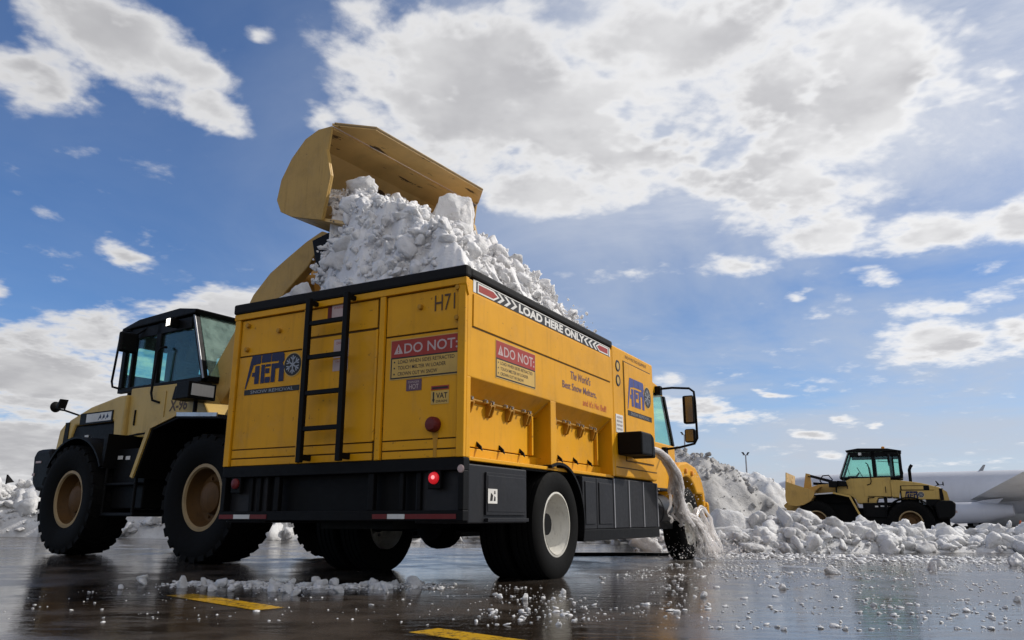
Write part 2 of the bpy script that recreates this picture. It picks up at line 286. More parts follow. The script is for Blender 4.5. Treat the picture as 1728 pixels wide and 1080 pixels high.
# ------------------------------------------------------------------ mesh helpers
def tag(o, label=None, cat=None, group=None, kind=None):
    if label: o['label'] = label
    if cat: o['category'] = cat
    if group: o['group'] = group
    if kind: o['kind'] = kind
    return o
def empty(name, label, cat, loc=(0, 0, 0), rz=0.0, group=None):
    o = bpy.data.objects.new(name, None); COL.objects.link(o); o.empty_display_size = 0.3
    o.location = loc; o.rotation_euler = (0, 0, rz)
    return tag(o, label, cat, group)
def link_mesh(name, me, parent=None):
    o = bpy.data.objects.new(name, me); COL.objects.link(o)
    if parent: o.parent = parent
    return o
class MB:
    def __init__(s): s.v = []; s.f = []; s.m = []; s.T = None
    def add(s, vs, fs, mi=0):
        n = len(s.v)
        if s.T is not None: vs = [s.T @ Vector(p) for p in vs]
        s.v += [tuple(p) for p in vs]
        for f in fs: s.f.append(tuple(i + n for i in f)); s.m.append(mi)
        return s
    def box(s, x0, x1, y0, y1, z0, z1, mi=0):
        if x0 > x1: x0, x1 = x1, x0
        if y0 > y1: y0, y1 = y1, y0
        if z0 > z1: z0, z1 = z1, z0
        vs = [(x0,y0,z0),(x1,y0,z0),(x1,y1,z0),(x0,y1,z0),(x0,y0,z1),(x1,y0,z1),(x1,y1,z1),(x0,y1,z1)]
        return s.add(vs, [(0,3,2,1),(4,5,6,7),(0,1,5,4),(1,2,6,5),(2,3,7,6),(3,0,4,7)], mi)
    def prism(s, poly, axis, a, b, mi=0):
        ar = sum(poly[i][0] * poly[(i+1) % len(poly)][1] - poly[(i+1) % len(poly)][0] * poly[i][1] for i in range(len(poly)))
        if ar < 0: poly = poly[::-1]
        mk = {'y': lambda p, t: (p[0], t, p[1]), 'x': lambda p, t: (t, p[0], p[1]), 'z': lambda p, t: (p[0], p[1], t)}[axis]
        n = len(poly)
        lo, hi = min(a, b), max(a, b)
        vs = [mk(p, lo) for p in poly] + [mk(p, hi) for p in poly]
        fl = axis == 'y'
        caps = [tuple(range(n)), tuple(range(2*n-1, n-1, -1))] if fl else [tuple(range(n-1, -1, -1)), tuple(range(n, 2*n))]
        sides = []
        for i in range(n):
            j = (i + 1) % n
            sides.append((i, n+i, n+j, j) if fl else (i, j, n+j, n+i))
        return s.add(vs, caps + sides, mi)
    def tube(s, pts, r, n=8, mi=0, close=False):
        pts = [Vector(p) for p in pts]; rs = r if isinstance(r, (list, tuple)) else [r] * len(pts)
        vs = []; fs = []; prev = None
        for i, p in enumerate(pts):
            if close: d = pts[(i+1) % len(pts)] - pts[i-1]
            else: d = (pts[min(i+1, len(pts)-1)] - pts[max(i-1, 0)])
            d.normalize()
            if prev is None:
                a = Vector((0, 0, 1)) if abs(d.z) < 0.9 else Vector((1, 0, 0)); u = d.cross(a).normalized()
            else: u = (prev - d * prev.dot(d)).normalized()
            prev = u; q = d.cross(u)
            for k in range(n):
                t_ = 2 * math.pi * k / n; vs.append(p + (u * math.cos(t_) + q * math.sin(t_)) * rs[i])
        m_ = len(pts)
        for i in range(m_ if close else m_ - 1):
            for k in range(n):
                a = i * n + k; b_ = i * n + (k+1) % n; c_ = ((i+1) % m_) * n + (k+1) % n; d_ = ((i+1) % m_) * n + k
                fs.append((a, b_, c_, d_))
        if not close: fs += [tuple(range(n-1, -1, -1)), tuple(range((m_-1)*n, m_*n))]
        return s.add(vs, fs, mi)
    def lathe(s, prof, c, axis='y', n=40, mi=0):
        # prof: (radius, offset along axis); open ends with radius 0 get closed
        vs = []; fs = []
        for (r, h) in prof:
            for k in range(n):
                t_ = 2 * math.pi * k / n; a, b_ = r * math.cos(t_), r * math.sin(t_)
                vs.append({'y': (c[0]+a, c[1]+h, c[2]+b_), 'z': (c[0]+a, c[1]+b_, c[2]+h), 'x': (c[0]+h, c[1]+a, c[2]+b_)}[axis])
        for i in range(len(prof)-1):
            for k in range(n):
                j = (k+1) % n; q = (i*n+k, i*n+j, (i+1)*n+j, (i+1)*n+k)
                fs.append(q if axis != 'y' else q[::-1])
        return s.add(vs, fs, mi)
    def text(s, string, x, y, h, mi=0, width=None, d=0.002, bold=0.0, z=0.0, align='l', shear=0.0):
        cu = bpy.data.curves.new('t', 'FONT'); cu.body = string; cu.size = 1.0; cu.offset = bold; cu.extrude = 0.0; cu.resolution_u = 3; cu.shear = shear
        ob = bpy.data.objects.new('t', cu); COL.objects.link(ob)
        dg = bpy.context.evaluated_depsgraph_get(); me = bpy.data.meshes.new_from_object(ob.evaluated_get(dg))
        co = [v_.co.copy() for v_ in me.vertices]; fs = [tuple(p.vertices) for p in me.polygons]
        bpy.data.objects.remove(ob); bpy.data.curves.remove(cu); bpy.data.meshes.remove(me)
        if not co: return s
        x0 = min(p.x for p in co); x1 = max(p.x for p in co); sy = h / 0.73
        sx = (width / (x1 - x0)) if width else sy
        off = x if align == 'l' else x - (x1 - x0) * sx * (0.5 if align == 'c' else 1.0)
        s.add([(off + (p.x - x0) * sx, y + p.y * sy, z + d) for p in co], fs, mi)
        return s
    def build(s, name, mats, parent=None, bevel=0.0, smooth=None):
        me = bpy.data.meshes.new(name); me.from_pydata(s.v, [], s.f); me.update()
        for mm in (mats if isinstance(mats, (list, tuple)) else [mats]): me.materials.append(M[mm] if isinstance(mm, str) else mm)
        me.polygons.foreach_set('material_index', s.m)
        if smooth is not None:
            me.polygons.foreach_set('use_smooth', [True] * len(me.polygons)); me.set_sharp_from_angle(angle=R(smooth))
        o = link_mesh(name, me, parent)
        if bevel:
            bv = o.modifiers.new('edge', 'BEVEL'); bv.width = bevel; bv.segments = 2; bv.limit_method = 'ANGLE'; bv.angle_limit = R(40)
        return o
def frame(o, x, y):
    x = Vector(x); y = Vector(y); n = x.cross(y)
    return Matrix(((x.x, y.x, n.x, o[0]), (x.y, y.y, n.y, o[1]), (x.z, y.z, n.z, o[2]), (0, 0, 0, 1)))
def circle(cx, cy, r, n=28, a0=0, a1=360):
    k = n if abs(a1 - a0) >= 360 else n + 1
    return [(cx + r * math.cos(R(a0 + (a1 - a0) * i / n)), cy + r * math.sin(R(a0 + (a1 - a0) * i / n))) for i in range(k)]

# ------------------------------------------------------------------ snow chunk prototypes (blocky broken snow)
def ico(sub):
    import bmesh
    bm = bmesh.new(); bmesh.ops.create_icosphere(bm, subdivisions=sub, radius=1.0)
    v = np.array([x.co[:] for x in bm.verts]); f = np.array([[q.index for q in x.verts] for x in bm.faces]); bm.free(); return v, f
def make_proto(sub, seed, planes=9, rough=0.10, soft=7.0):
    rs = np.random.RandomState(seed); v, f = ico(sub); d = v / np.linalg.norm(v, axis=1)[:, None]
    n = rs.normal(size=(planes, 3)); n /= np.linalg.norm(n, axis=1)[:, None]; h = rs.uniform(0.55, 1.0, planes)
    c = d @ n.T; rr = np.where(c > 0.05, h / np.maximum(c, 0.05), 9.0)
    rad = (np.sum(np.exp(-soft * rr), axis=1)); rad = -np.log(np.maximum(rad, 1e-9)) / soft
    rad = np.clip(np.minimum(rad, 1.35), 0.3, 1.35)
    out = d * rad[:, None]
    for i, p in enumerate(d):
        q = Vector(p) * 2.1 + Vector((seed * 3.1, 0, 0)); out[i] *= 1 + rough * (mnoise.fractal(q, 0.8, 2.0, 4) )
    out *= rs.uniform(0.75, 1.15, 3)
    return out, f
PROTO3 = [make_proto(4, 100 + i, rough=0.16) for i in range(8)]
PROTO2 = [make_proto(3, 200 + i, planes=10, rough=0.26, soft=7.5) for i in range(14)]
PROTO1 = [make_proto(2, 300 + i, planes=9, rough=0.30, soft=8) for i in range(14)]
def rotm(rs):
    q = rs.normal(size=4); q /= np.linalg.norm(q); a, b_, c, d = q
    return np.array([[1-2*(c*c+d*d), 2*(b_*c-a*d), 2*(b_*d+a*c)], [2*(b_*c+a*d), 1-2*(b_*b_+d*d), 2*(c*d-a*b_)], [2*(b_*d-a*c), 2*(c*d+a*b_), 1-2*(b_*b_+c*c)]])
def tri_mesh(name, V, F, mat, parent=None, smooth=True, sharp=None):
    me = bpy.data.meshes.new(name); nv, nf = len(V), len(F)
    me.vertices.add(nv); me.vertices.foreach_set('co', np.asarray(V, dtype=np.float32).ravel())
    me.loops.add(nf * 3); me.loops.foreach_set('vertex_index', np.asarray(F, dtype=np.int32).ravel())
    me.polygons.add(nf); me.polygons.foreach_set('loop_start', np.arange(0, nf * 3, 3, dtype=np.int32))
    me.update(calc_edges=True); me.validate()
    me.materials.append(M[mat] if isinstance(mat, str) else mat)
    if smooth: me.polygons.foreach_set('use_smooth', [True] * len(me.polygons))
    if sharp: me.set_sharp_from_angle(angle=R(sharp))
    return link_mesh(name, me, parent)
class Scatter:
    def __init__(s, seed): s.V = []; s.F = []; s.n = 0; s.rs = np.random.RandomState(seed)
    def put(s, pos, size, protos, squash=1.0):
        v, f = protos[s.rs.randint(len(protos))]; q = (v * size * s.rs.uniform(.6, 1.25, 3)) @ rotm(s.rs).T; q[:, 2] *= squash
        s.V.append(q + np.asarray(pos)); s.F.append(f + s.n); s.n += len(v)
    def grid(s, X, Y, Z, drop=None):
        nu, nv = X.shape; idx = np.arange(nu * nv).reshape(nu, nv)
        a, b_, c, d = idx[:-1, :-1].ravel(), idx[1:, :-1].ravel(), idx[1:, 1:].ravel(), idx[:-1, 1:].ravel()
        s.V.append(np.stack([X.ravel(), Y.ravel(), Z.ravel()], 1)); fc = np.concatenate([np.stack([a, b_, c], 1), np.stack([a, c, d], 1)])
        if drop is not None: fc = fc[~drop.ravel()[fc].any(axis=1)]
        s.F.append(fc + s.n); s.n += nu * nv
    def build(s, name, mat, parent=None, sharp=None): return tri_mesh(name, np.concatenate(s.V), np.concatenate(s.F), mat, parent, True, sharp)
PROTO_MESH = {}
def chunk_mesh(i, mat, bank=None):
    k = (i, mat)
    if k not in PROTO_MESH:
        o = tri_mesh('snow_chunk', PROTO3[i][0], PROTO3[i][1], mat); PROTO_MESH[k] = o.data; bpy.data.objects.remove(o)
    return PROTO_MESH[k]
def fnoise(x, y, sc, oct=5, seed=0.0): return mnoise.fractal(Vector((x * sc, y * sc, seed)), 0.9, 2.0, oct)
def sstep(a, b, x):
    t_ = min(1, max(0, (x - a) / (b - a))); return t_ * t_ * (3 - 2 * t_)

# ================================================================== GROUND
mb = MB(); mb.add([(-4000, -300, 0), (4000, -300, 0), (4000, 6000, 0), (-4000, 6000, 0)], [(0, 1, 2, 3)])
tag(mb.build('apron', 'asphalt'), kind='structure')
def dash(p, q, wd):
    p = Vector((*p, 0)); q = Vector((*q, 0)); d = (q - p).normalized(); n = Vector((-d.y, d.x, 0)) * wd / 2
    mb = MB(); mb.add([(*(p + n).xy, .004), (*(p - n).xy, .004), (*(q - n).xy, .004), (*(q + n).xy, .004)], [(0, 1, 2, 3)])
    return tag(mb.build('road_marking', 'markyellow'), kind='structure')
dash((-2.30, 5.72), (-1.42, 4.90), 0.20)
dash((-0.42, 4.06), (0.75, 3.06), 0.20)

mt, t, b, o = new_mat('pale_bounce_ground'); c = coords(t); n = t.noise(c, 0.25, 6, 0.65).outputs['Fac']; n2 = t.noise(c, 3, 5, 0.6).outputs['Fac']
t.link(t.mix(t.mrange(t.math('ADD', n, t.math('MULTIPLY', n2, 0.3)), 0.5, 0.8), (0.46, 0.44, 0.43), (0.30, 0.285, 0.275)), b.inputs['Base Color']); b.inputs['Roughness'].default_value = 0.6; M['paleground'] = mt
mb = MB(); mb.add([(-400, 29.5, .006), (400, 29.5, .006), (700, 1500, .006), (-700, 1500, .006)], [(0, 1, 2, 3)])
tag(mb.build('pale_far_apron', 'paleground'), kind='structure')  # pale far sheet, added to bounce light up under the aircraft wing

# ================================================================== SNOW MELTER TRUCK
T_LOC = Vector((-0.358, 6.062, 0.0)); T_RZ = R(90 - 28.565)
W, ZT, ZB, L1, L2 = 2.625, 2.56, 1.0, 3.18, 4.66
truck = empty('snow_melter_truck', 'yellow snow melting truck with open hopper, rear ladder and DO NOT warning signs', 'truck')
rollm = Matrix.Translation((0, 0, CAM_H)) @ Matrix.Rotation(-ROLL, 4, fwd) @ Matrix.Translation((0, 0, -CAM_H))
TM = rollm @ (Matrix.Translation(T_LOC) @ Matrix.Rotation(T_RZ, 4, 'Z'))
truck.matrix_world = TM
# --- hopper body
mb = MB()
mb.box(0, L1, W-.06, W, ZB, 2.45)                       # left wall
mb.box(0, .06, .06, W-.06, ZB, 2.45)                    # rear wall
mb.box(.06, L1, .15, W-.06, 1.02, 1.10)                 # floor
mb.prism([(0, 1.64), (0, 2.45), (.07, 2.45), (.20, 1.475), (.155, 1.475)], 'x', 0, L1)   # upper right wall + sloped soffit
for a, b_ in ((0, .062), (1.522, 1.642), (3.112, L1)):  # pillars between the side bays
    mb.box(a, b_, 0, .30, ZB, 1.64 - .001)
mb.box(0, L1, .02, .30, ZB - .02, ZB + .012)
mb.box(L1 - .05, L1, .2, W - .06, 1.1, 2.45)
mb.build('hopper_body', 'yellow', truck, bevel=.006)
mb = MB(); mb.box(.5, 3.1, .3, 2.5, 1.1, 1.3); mb.build('hopper_floor', 'black', truck)
# flange under the rim and the black rubber rim
mb = MB(); mb.box(-.045, .0, -.01, W+.01, 2.395, 2.452); mb.prism([(-.045, 2.395), (0, 2.395), (0, 2.30), (-.02, 2.33)], 'y', -.012, .045); mb.build('top_flange', 'yellow', truck, bevel=.004)
mb = MB(); mb.box(-.06, .03, -.02, W+.02, 2.453, 2.555); mb.box(.03, L1, W-.05, W+.02, 2.453, 2.555); mb.box(.03, L1, -.015, .06, 2.47, 2.55); mb.build('rubber_rim', 'blackrough', truck, bevel=.02)
# rear plates standing proud of the wall
mb = MB()
mb.box(-.004, 0, .05, W-.05, ZB, 2.395, 1)  # dark backing paints shade and dirt into the panel gaps
for v0, v1 in ((.082, .80), (1.745, 2.545)):
    for z0, z1 in ((2.037, 2.385), (1.157, 2.022), (1.076, 1.146), (1.005, 1.064)): mb.box(-.018, -.004, v0, v1, z0, z1)
mb.box(-.022, -.004, .905, 1.70, 1.157, 2.112)
for z0, z1 in ((2.135, 2.385), (1.076, 1.146), (1.005, 1.064)): mb.box(-.018, -.004, .905, 1.70, z0, z1)
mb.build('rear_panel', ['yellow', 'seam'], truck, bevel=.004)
for v0, v1 in ((0, .07), (.812, .868), (1.708, 1.738), (W-.07, W)):
    mb = MB(); mb.box(-.04, -.004 if .05 < v0 < 2.5 else 0, v0, v1, ZB, 2.395); mb.build('rear_post', 'yellow', truck, bevel=.006)
mb = MB(); mb.box(-.045, -.022, .876, .90, 1.16, 2.11); mb.build('door_edge', 'yellow', truck, bevel=.006)
for v, z in ((2.456, 2.33), (2.05, 2.236), (2.449, 2.095), (.45, 2.254), (.078, 2.372), (.082, 2.118)):
    mb = MB(); mb.lathe([(0, -.05), (.02, -.048), (.024, -.03), (.024, -.016)], (0, 0, 0), 'x', 12); 
    mb.v = [(x, y + v, z + zz) for x, y, zz in mb.v]; mb.build('panel_bolt', 'yellow_d', truck, smooth=40)
# side cover panel
mb = MB(); mb.box(.075, 3.085, -.010, 0, 2.058, 2.335); mb.build('side_panel', 'yellow', truck, bevel=.004)
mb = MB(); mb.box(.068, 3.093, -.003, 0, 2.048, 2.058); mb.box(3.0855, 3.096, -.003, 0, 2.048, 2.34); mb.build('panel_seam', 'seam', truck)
# hopper doors in the side bays with their hinge brackets
for a, b_, nb in ((.062, 1.522, 4), (1.642, 3.112, 4)):
    mb = MB(); mb.prism([(.155, 1.475), (.19, 1.475), (.19, 1.11), (.155, 1.11)], 'x', a + .002, b_ - .16); mb.box(b_ - .16, b_ - .13, .12, .19, 1.11, 1.475)
    d = mb.build('hopper_door', 'yellow', truck, bevel=.004)
    for i in range(nb):
        u = a + .18 + i * (b_ - a - .42) / (nb - 1)
        mb = MB(); pr = [(.155, 1.485), (.10, 1.50), (.095, 1.46), (.125, 1.385), (.155, 1.375)]
        mb.prism(pr, 'x', u - .034, u - .022); mb.prism(pr, 'x', u + .022, u + .034); mb.box(u - .022, u + .022, .135, .154, 1.39, 1.46); mb.tube([(u - .045, .11, 1.475), (u + .045, .11, 1.475)], .010)
        mb.build('hinge_bracket', 'yellow_d', d)
        for du in (-.11, 0): mb = MB(); mb.tube([(u + du, .125, 1.51), (u + du, .09, 1.498)], .013, 8); mb.build('bolt_head', 'steel', d)
    for i in range(3):
        u = a + .35 + i * .38; mb = MB(); mb.prism([(.155, 1.12), (.155, 1.16), (.11, 1.12), (.10, 1.08)], 'x', u, u + .014); mb.build('latch_tab', 'black', d)
    mb = MB(); mb.tube([(a, .135, 1.497), (b_ - .14, .135, 1.497)], .013, 8); mb.tube([(b_ - .1, .16, 1.48), (b_ - .02, .03, 1.62)], .016, 8); mb.build('hinge_rod', 'yellow_d', d)
# --- engine box ahead of the hopper
mb = MB(); mb.box(L1 + .01, L2, 0, W, ZB, 2.52); mb.build('engine_box', 'yellow', truck, bevel=.02)
mb = MB(); mb.box(3.55, 4.52, -.012, 0, 1.20, 2.37); mb.build('access_door', 'yellow', truck, bevel=.005)
mb = MB()
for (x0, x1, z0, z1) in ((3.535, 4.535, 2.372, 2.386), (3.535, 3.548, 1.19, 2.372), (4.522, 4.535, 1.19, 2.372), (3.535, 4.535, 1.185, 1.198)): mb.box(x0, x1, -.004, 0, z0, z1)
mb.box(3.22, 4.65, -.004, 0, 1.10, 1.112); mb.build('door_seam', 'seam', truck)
for z in (2.29, 2.115):
    mb = MB(); mb.lathe([(.045, -.006), (.065, -.008), (.072, 0)], (3.36, 0, z), 'y', 20); mb.prism(circle(3.36, z, .046, 20), 'y', -.004, .0, 1); mb.build('port_ring', ['ink', 'signbase'], truck)
mb = MB(); mb.box(3.24, 3.47, -.006, 0, 1.50, 1.71); mb.T = frame((3.26, -.008, 1.5), (1, 0, 0), (0, 0, 1))
for i in range(4): mb.text('NOTICE' if i == 3 else 'RINSE', .01, .03 + i * .045, .025, 1, .17)
mb.build('notice_sticker', ['white', 'violet'], truck)
# outlet spout
mb = MB(); mb.box(3.27, 3.62, -.30, 0, 1.24, 1.50); mb.prism([(3.62, 1.50), (3.62, 1.24), (3.74, 1.22), (3.70, 1.46)], 'y', -.30, -.02); mb.build('outlet_spout', 'black', truck, bevel=.02)
# --- lettering
def rear_sign(v, z): return frame((-.0215, v, z), (0, -1, 0), (0, 0, 1))
def side_sign(u, z, d=.0022): return frame((u, -d, z), (1, 0, 0), (0, 0, 1))
def plate(mb, x0, x1, y0, y1, mi, h=.0): mb.add([(x0, y0, h), (x1, y0, h), (x1, y1, h), (x0, y1, h)], [(0, 1, 2, 3)], mi)
def poly(mb, pts, mi, h=.001): mb.add([(x, y, h) for x, y in pts], [tuple(range(len(pts)))], mi)
def do_not(mb, wd, ht, hh):
    plate(mb, -.008, wd + .008, -.008, ht + .008, 3); plate(mb, 0, wd, 0, ht, 2, .0006); plate(mb, .012, wd - .012, .012, ht - hh - .012, 3, .0012); plate(mb, 0, wd, ht - hh, ht, 0, .0012)
    y = ht - hh + hh * .2; h = hh * .6
    poly(mb, [(.03, y), (.03 + h * 1.05, y), (.03 + h * .525, y + h)], 1, .0018)
    plate(mb, .03 + h * .47, .03 + h * .58, y + h * .28, y + h * .66, 0, .0024); plate(mb, .03 + h * .47, .03 + h * .58, y + h * .1, y + h * .2, 0, .0024)
    mb.text('DO NOT:', .03 + h * 1.2, y, h, 1, wd - .05 - h * 1.2, .0018, .012)
    rows = ('LOAD WHEN SIDES RETRACTED', 'TOUCH MELTER W/ LOADER', 'CROWN OUT W/ SNOW'); lh = (ht - hh - .03) / 3
    for i, (rw, k) in enumerate(zip(rows, (.82, .70, .58))):
        yy = ht - hh - .012 - lh * (i + .85); mb.text(rw, .075, yy, lh * .62, 2, wd * k, .0018, .012)
        poly(mb, circle(.038, yy + lh * .3, lh * .16, 10), 2, .0018)
mb = MB(); mb.T = rear_sign(.74, 1.663); do_not(mb, .682, .327, .145); mb.build('warning_sign', ['red', 'pinkwhite', 'ink', 'signbase'], truck)
mb = MB(); mb.T = side_sign(.46, 1.702); do_not(mb, .735, .318, .15); mb.build('warning_sign', ['red', 'pinkwhite', 'ink', 'signbase'], truck)
def aero(mb, s, bar=True, txt='SNOW REMOVAL'):
    # slanted A, E, R of navy blocks, a dark disc with a snow crystal, a black bar under
    h = .40 * s
    def b_(x0, x1, y0, y1, mi=0): plate(mb, x0 * s, x1 * s, y0 * h, y1 * h, mi, .0012)
    poly(mb, [(-.02*s, -.14*h), (.0*s, -.14*h), (.115*s, .66*h), (.25*s, .70*h), (.25*s, 1.0*h), (.085*s, 1.0*h), (.06*s, .80*h)], 0, .0012)
    b_(.15, .235, 0, .62); b_(.10, .15, .26, .40); b_(.265, .335, 0, .64); b_(.265, .44, .71, 1.0); b_(.345, .44, 0, .20); b_(.345, .42, .33, .50); b_(.345, .44, .56, .64)
    b_(.455, .53, 0, .64); poly(mb, [(.45*s, .71*h), (.66*s, .71*h), (.68*s, .80*h), (.68*s, .92*h), (.65*s, 1.0*h), (.45*s, 1.0*h)], 0, .0012)
    poly(mb, [(.60*s, 0), (.69*s, 0), (.69*s, .50*h), (.655*s, .62*h), (.69*s, .74*h), (.68*s, .80*h), (.60*s, .80*h), (.575*s, .62*h), (.60*s, .5*h)], 0, .0011); b_(.53, .60, .46, .64)
    poly(mb, circle(.84*s, .52*h, .165*s, 32), 3, .0008); poly(mb, circle(.84*s, .52*h, .152*s, 32), 1, .0014)
    for k in range(6):
        a = R(60 * k + 30); ca, sa = math.cos(a), math.sin(a); cx, cy = .84*s, .52*h
        def ln(r0, o0, r1, o1, wd):
            p = Vector((cx + ca*r0 - sa*o0, cy + sa*r0 + ca*o0)); q = Vector((cx + ca*r1 - sa*o1, cy + sa*r1 + ca*o1)); n = (q - p).normalized(); n = Vector((-n.y, n.x)) * wd
            poly(mb, [tuple(p - n), tuple(q - n), tuple(q + n), tuple(p + n)], 2, .002 + k * .0001)
        ln(.0, 0, .125*s, 0, .010*s); ln(.06*s, 0, .105*s, .04*s, .008*s); ln(.06*s, 0, .105*s, -.04*s, .008*s)
    if bar: plate(mb, -.02*s, 1.0*s, -.36*h, -.18*h, 1, .0012); mb.text(txt, .10*s, -.325*h, .11*h, 2, .78*s, .0018, .0)
def logo_back(mb, s, h): plate(mb, -.035*s, 1.02*s, -.40*h, 1.05*h, 3, .0003)
mb = MB(); mb.T = rear_sign(2.43, 1.755); aero(mb, .685); mb.build('logo_panel', ['navy', 'ink', 'grey', 'signbase'], truck)
mb = MB(); mb.T = side_sign(3.64, 1.86, .0135); aero(mb, .86); mb.build('logo_panel', ['navysun', 'ink', 'grey', 'signbase'], truck)
mb = MB(); mb.T = frame((-.0215, .31, 2.20), (0, -1, 0), (0, 0, 1)); mb.text('H71', 0, 0, .145, 0, .20, .001, .0); mb.build('unit_number', ['brown'], truck)
mb = MB(); mb.T = rear_sign(.574, 1.553); plate(mb, 0, .153, 0, .095, 0); mb.text('DANGER', .02, .064, .018, 1, .11, .001); mb.text('HOT', .03, .014, .042, 1, .095, .001, .01); mb.build('danger_sticker', ['violet', 'pinkwhite'], truck)
mb = MB(); mb.T = rear_sign(.325, 1.425); plate(mb, 0, .172, 0, .108, 0); plate(mb, 0, .172, .116, .15, 2); plate(mb, .01, .162, .124, .14, 1, .001); mb.text('VAT', .05, .048, .045, 1, .108, .001, .02); mb.text('DRAIN', .05, .014, .02, 1, .105, .001, .01)
plate(mb, .018, .032, .04, .10, 1, .001); poly(mb, [(.012, .04), (.038, .04), (.025, .008)], 1, .001); mb.build('drain_sign', ['signbase', 'ink', 'red'], truck)
for (v, z, wd, ht, txt) in ((1.475, 2.25, .26, .15, 'WARNING'), (1.375, 1.905, .17, .17, 'DANGER'), (1.375, 1.79, .17, .105, 'CAUTION')):
    mb = MB(); mb.T = frame((-.0245 if z < 2.1 else -.0195, v, z), (0, -1, 0), (0, 0, 1)); plate(mb, 0, wd, 0, ht, 0); plate(mb, .05 * (wd > .2), wd, 0, ht * .98, 1, .0006); mb.text(txt, .03 + .04 * (wd > .2), ht * .72, ht * .16, 2, wd * .6, .0012); plate(mb, wd * .35, wd * .92, ht * .12, ht * .62, 3, .0012)
    poly(mb, [(wd * .7, ht * .5), (wd * .8, ht * .2), (wd * .9, ht * .45)], 1, .0018); mb.build('warning_sticker', ['dkred', 'pinkwhite', 'red', 'pinkwhite'], truck)
# LOAD HERE ONLY strip
mb = MB(); mb.T = side_sign(.075, 2.352); wd, ht = 3.04, .108
plate(mb, 0, wd, 0, ht, 0); plate(mb, 0, wd, ht - .008, ht, 1, .001); plate(mb, 0, .045, 0, ht, 1, .001); plate(mb, wd - .03, wd, 0, ht, 1, .001)
for sgn, bx in ((1, .07), (-1, wd - .05)):
    P_ = lambda x, y: (bx + sgn * x, y)
    def pg(pts, mi, h): poly(mb, pts if sgn > 0 else pts[::-1], mi, h)
    pg([P_(0, .006), P_(.27, .006), P_(.37, ht * .5), P_(.27, ht - .014), P_(0, ht - .014)], 1, .001); pg([P_(.018, .02), P_(.26, .02), P_(.335, ht * .5), P_(.26, ht - .028), P_(.018, ht - .028)], 2, .0016)
    for k in range(3):
        x = .33 + k * .12; pg([P_(x, .008), P_(x + .05, .008), P_(x + .13, ht * .5), P_(x + .05, ht - .014), P_(x, ht - .014), P_(x + .08, ht * .5)], 1, .001)
mb.text('LOAD HERE ONLY', .80, .016, .076, 1, 1.50, .001, .045); mb.build('load_strip', ['ink', 'white', 'red'], truck)
for a_ in (("The World's", .20, .265, .085, .52, 'violet', .2), ('Best Snow Melters,', 0, .15, .075, .88, 'violet', 0), ("and it's No Bull!", .50, .03, .07, .66, 'orange', 0)):
    mb = MB(); mb.T = side_sign(1.80, 1.66); mb.text(a_[0], a_[1], a_[2], a_[3], 0, a_[4], .0, .012, shear=a_[6]); mb.build('slogan_line', a_[5], truck)
mb = MB(); mb.T = side_sign(3.62, 2.43); mb.text('SNOW MELTING EQUIPMENT', 0, 0, .04, 0, .78, .0005); mb.build('maker_lettering', ['brown'], truck)
# --- ladder
mb = MB()
for v in (1.56, 1.125): mb.box(-.165, -.12, v, v + .05, 1.0, 2.455); mb.box(-.12, -.02, v + .005, v + .045, 2.40, 2.44) ; mb.box(-.12, -.02, v + .005, v + .045, 1.02, 1.07)
lad = mb.build('ladder', 'black', truck, bevel=.005)
for z in (2.218, 1.91, 1.593, 1.284):
    mb = MB(); mb.box(-.158, -.125, 1.175, 1.56, z - .02, z + .02); mb.build('rung', 'black', lad, bevel=.004)
mb = MB(); mb.lathe([(0, -.075), (.045, -.07), (.062, -.045), (.062, 0)], (-.02, .285, 1.262), 'x', 20); mb.build('marker_lamp', 'dkred', truck, smooth=40)
mb = MB(); mb.T = rear_sign(.305, 1.0); poly(mb, [(.012, .01), (.045, .0), (.05, .12), (.062, .21), (.0, .21), (.014, .1)], 0, .0); mb.build('rust_stain', 'yellow_d', truck)
# --- black rear bumper frame
mb = MB(); mb.box(-.03, .06, 0, W, .90, .998); mb.box(-.03, .05, 0, .05, .60, .90); mb.box(-.03, .05, W - .05, W, .60, .90); mb.box(-.03, .05, 0, W, .52, .60)
for v in (.915, 1.965): mb.box(0, .05, v - .03, v + .03, .60, .90)
for v in (.45, .62, 2.2, 2.3): mb.box(.02, .06, v - .02, v + .02, .60, .90)
mb.box(.10, .14, .05, W - .05, .55, .93); mb.build('rear_bumper', 'black', truck, bevel=.006)
for v0, v1, mm in ((2.62, 2.44, 'dkred'), (2.435, 2.235, 'reflwhite'), (2.23, 2.03, 'dkred'), (.86, .715, 'dkred'), (.71, .54, 'reflwhite'), (.535, .06, 'dkred')):
    mb = MB(); mb.box(-.034, -.0305, v0, v1, .535, .572); mb.build('reflector_strip', mm, truck)
for v, lit_ in ((.277, True), (2.456, False)):
    mb = MB(); mb.box(-.02, .02, v - .06, v + .06, .76, .92); hs = mb.build('tail_lamp', 'black', truck, bevel=.008)
    mb = MB(); mb.lathe([(0, -.045), (.03, -.043), (.045, -.034), (.048, -.02)], (0, v, .845), 'x', 20); mb.build('lens', 'taillit' if lit_ else 'dkred', hs, smooth=40)
    if lit_: mb = MB(); mb.lathe([(0, -.055), (.011, -.053), (.016, -.044)], (0, v - .005, .85), 'x', 12); mb.build('bulb_glow', 'tailhot', hs, smooth=40)
mb = MB(); mb.lathe([(0, -.04), (.025, -.038), (.032, -.031)], (0, .024, .91), 'x', 16); mb.build('corner_reflector', 'pinkwhite', truck)
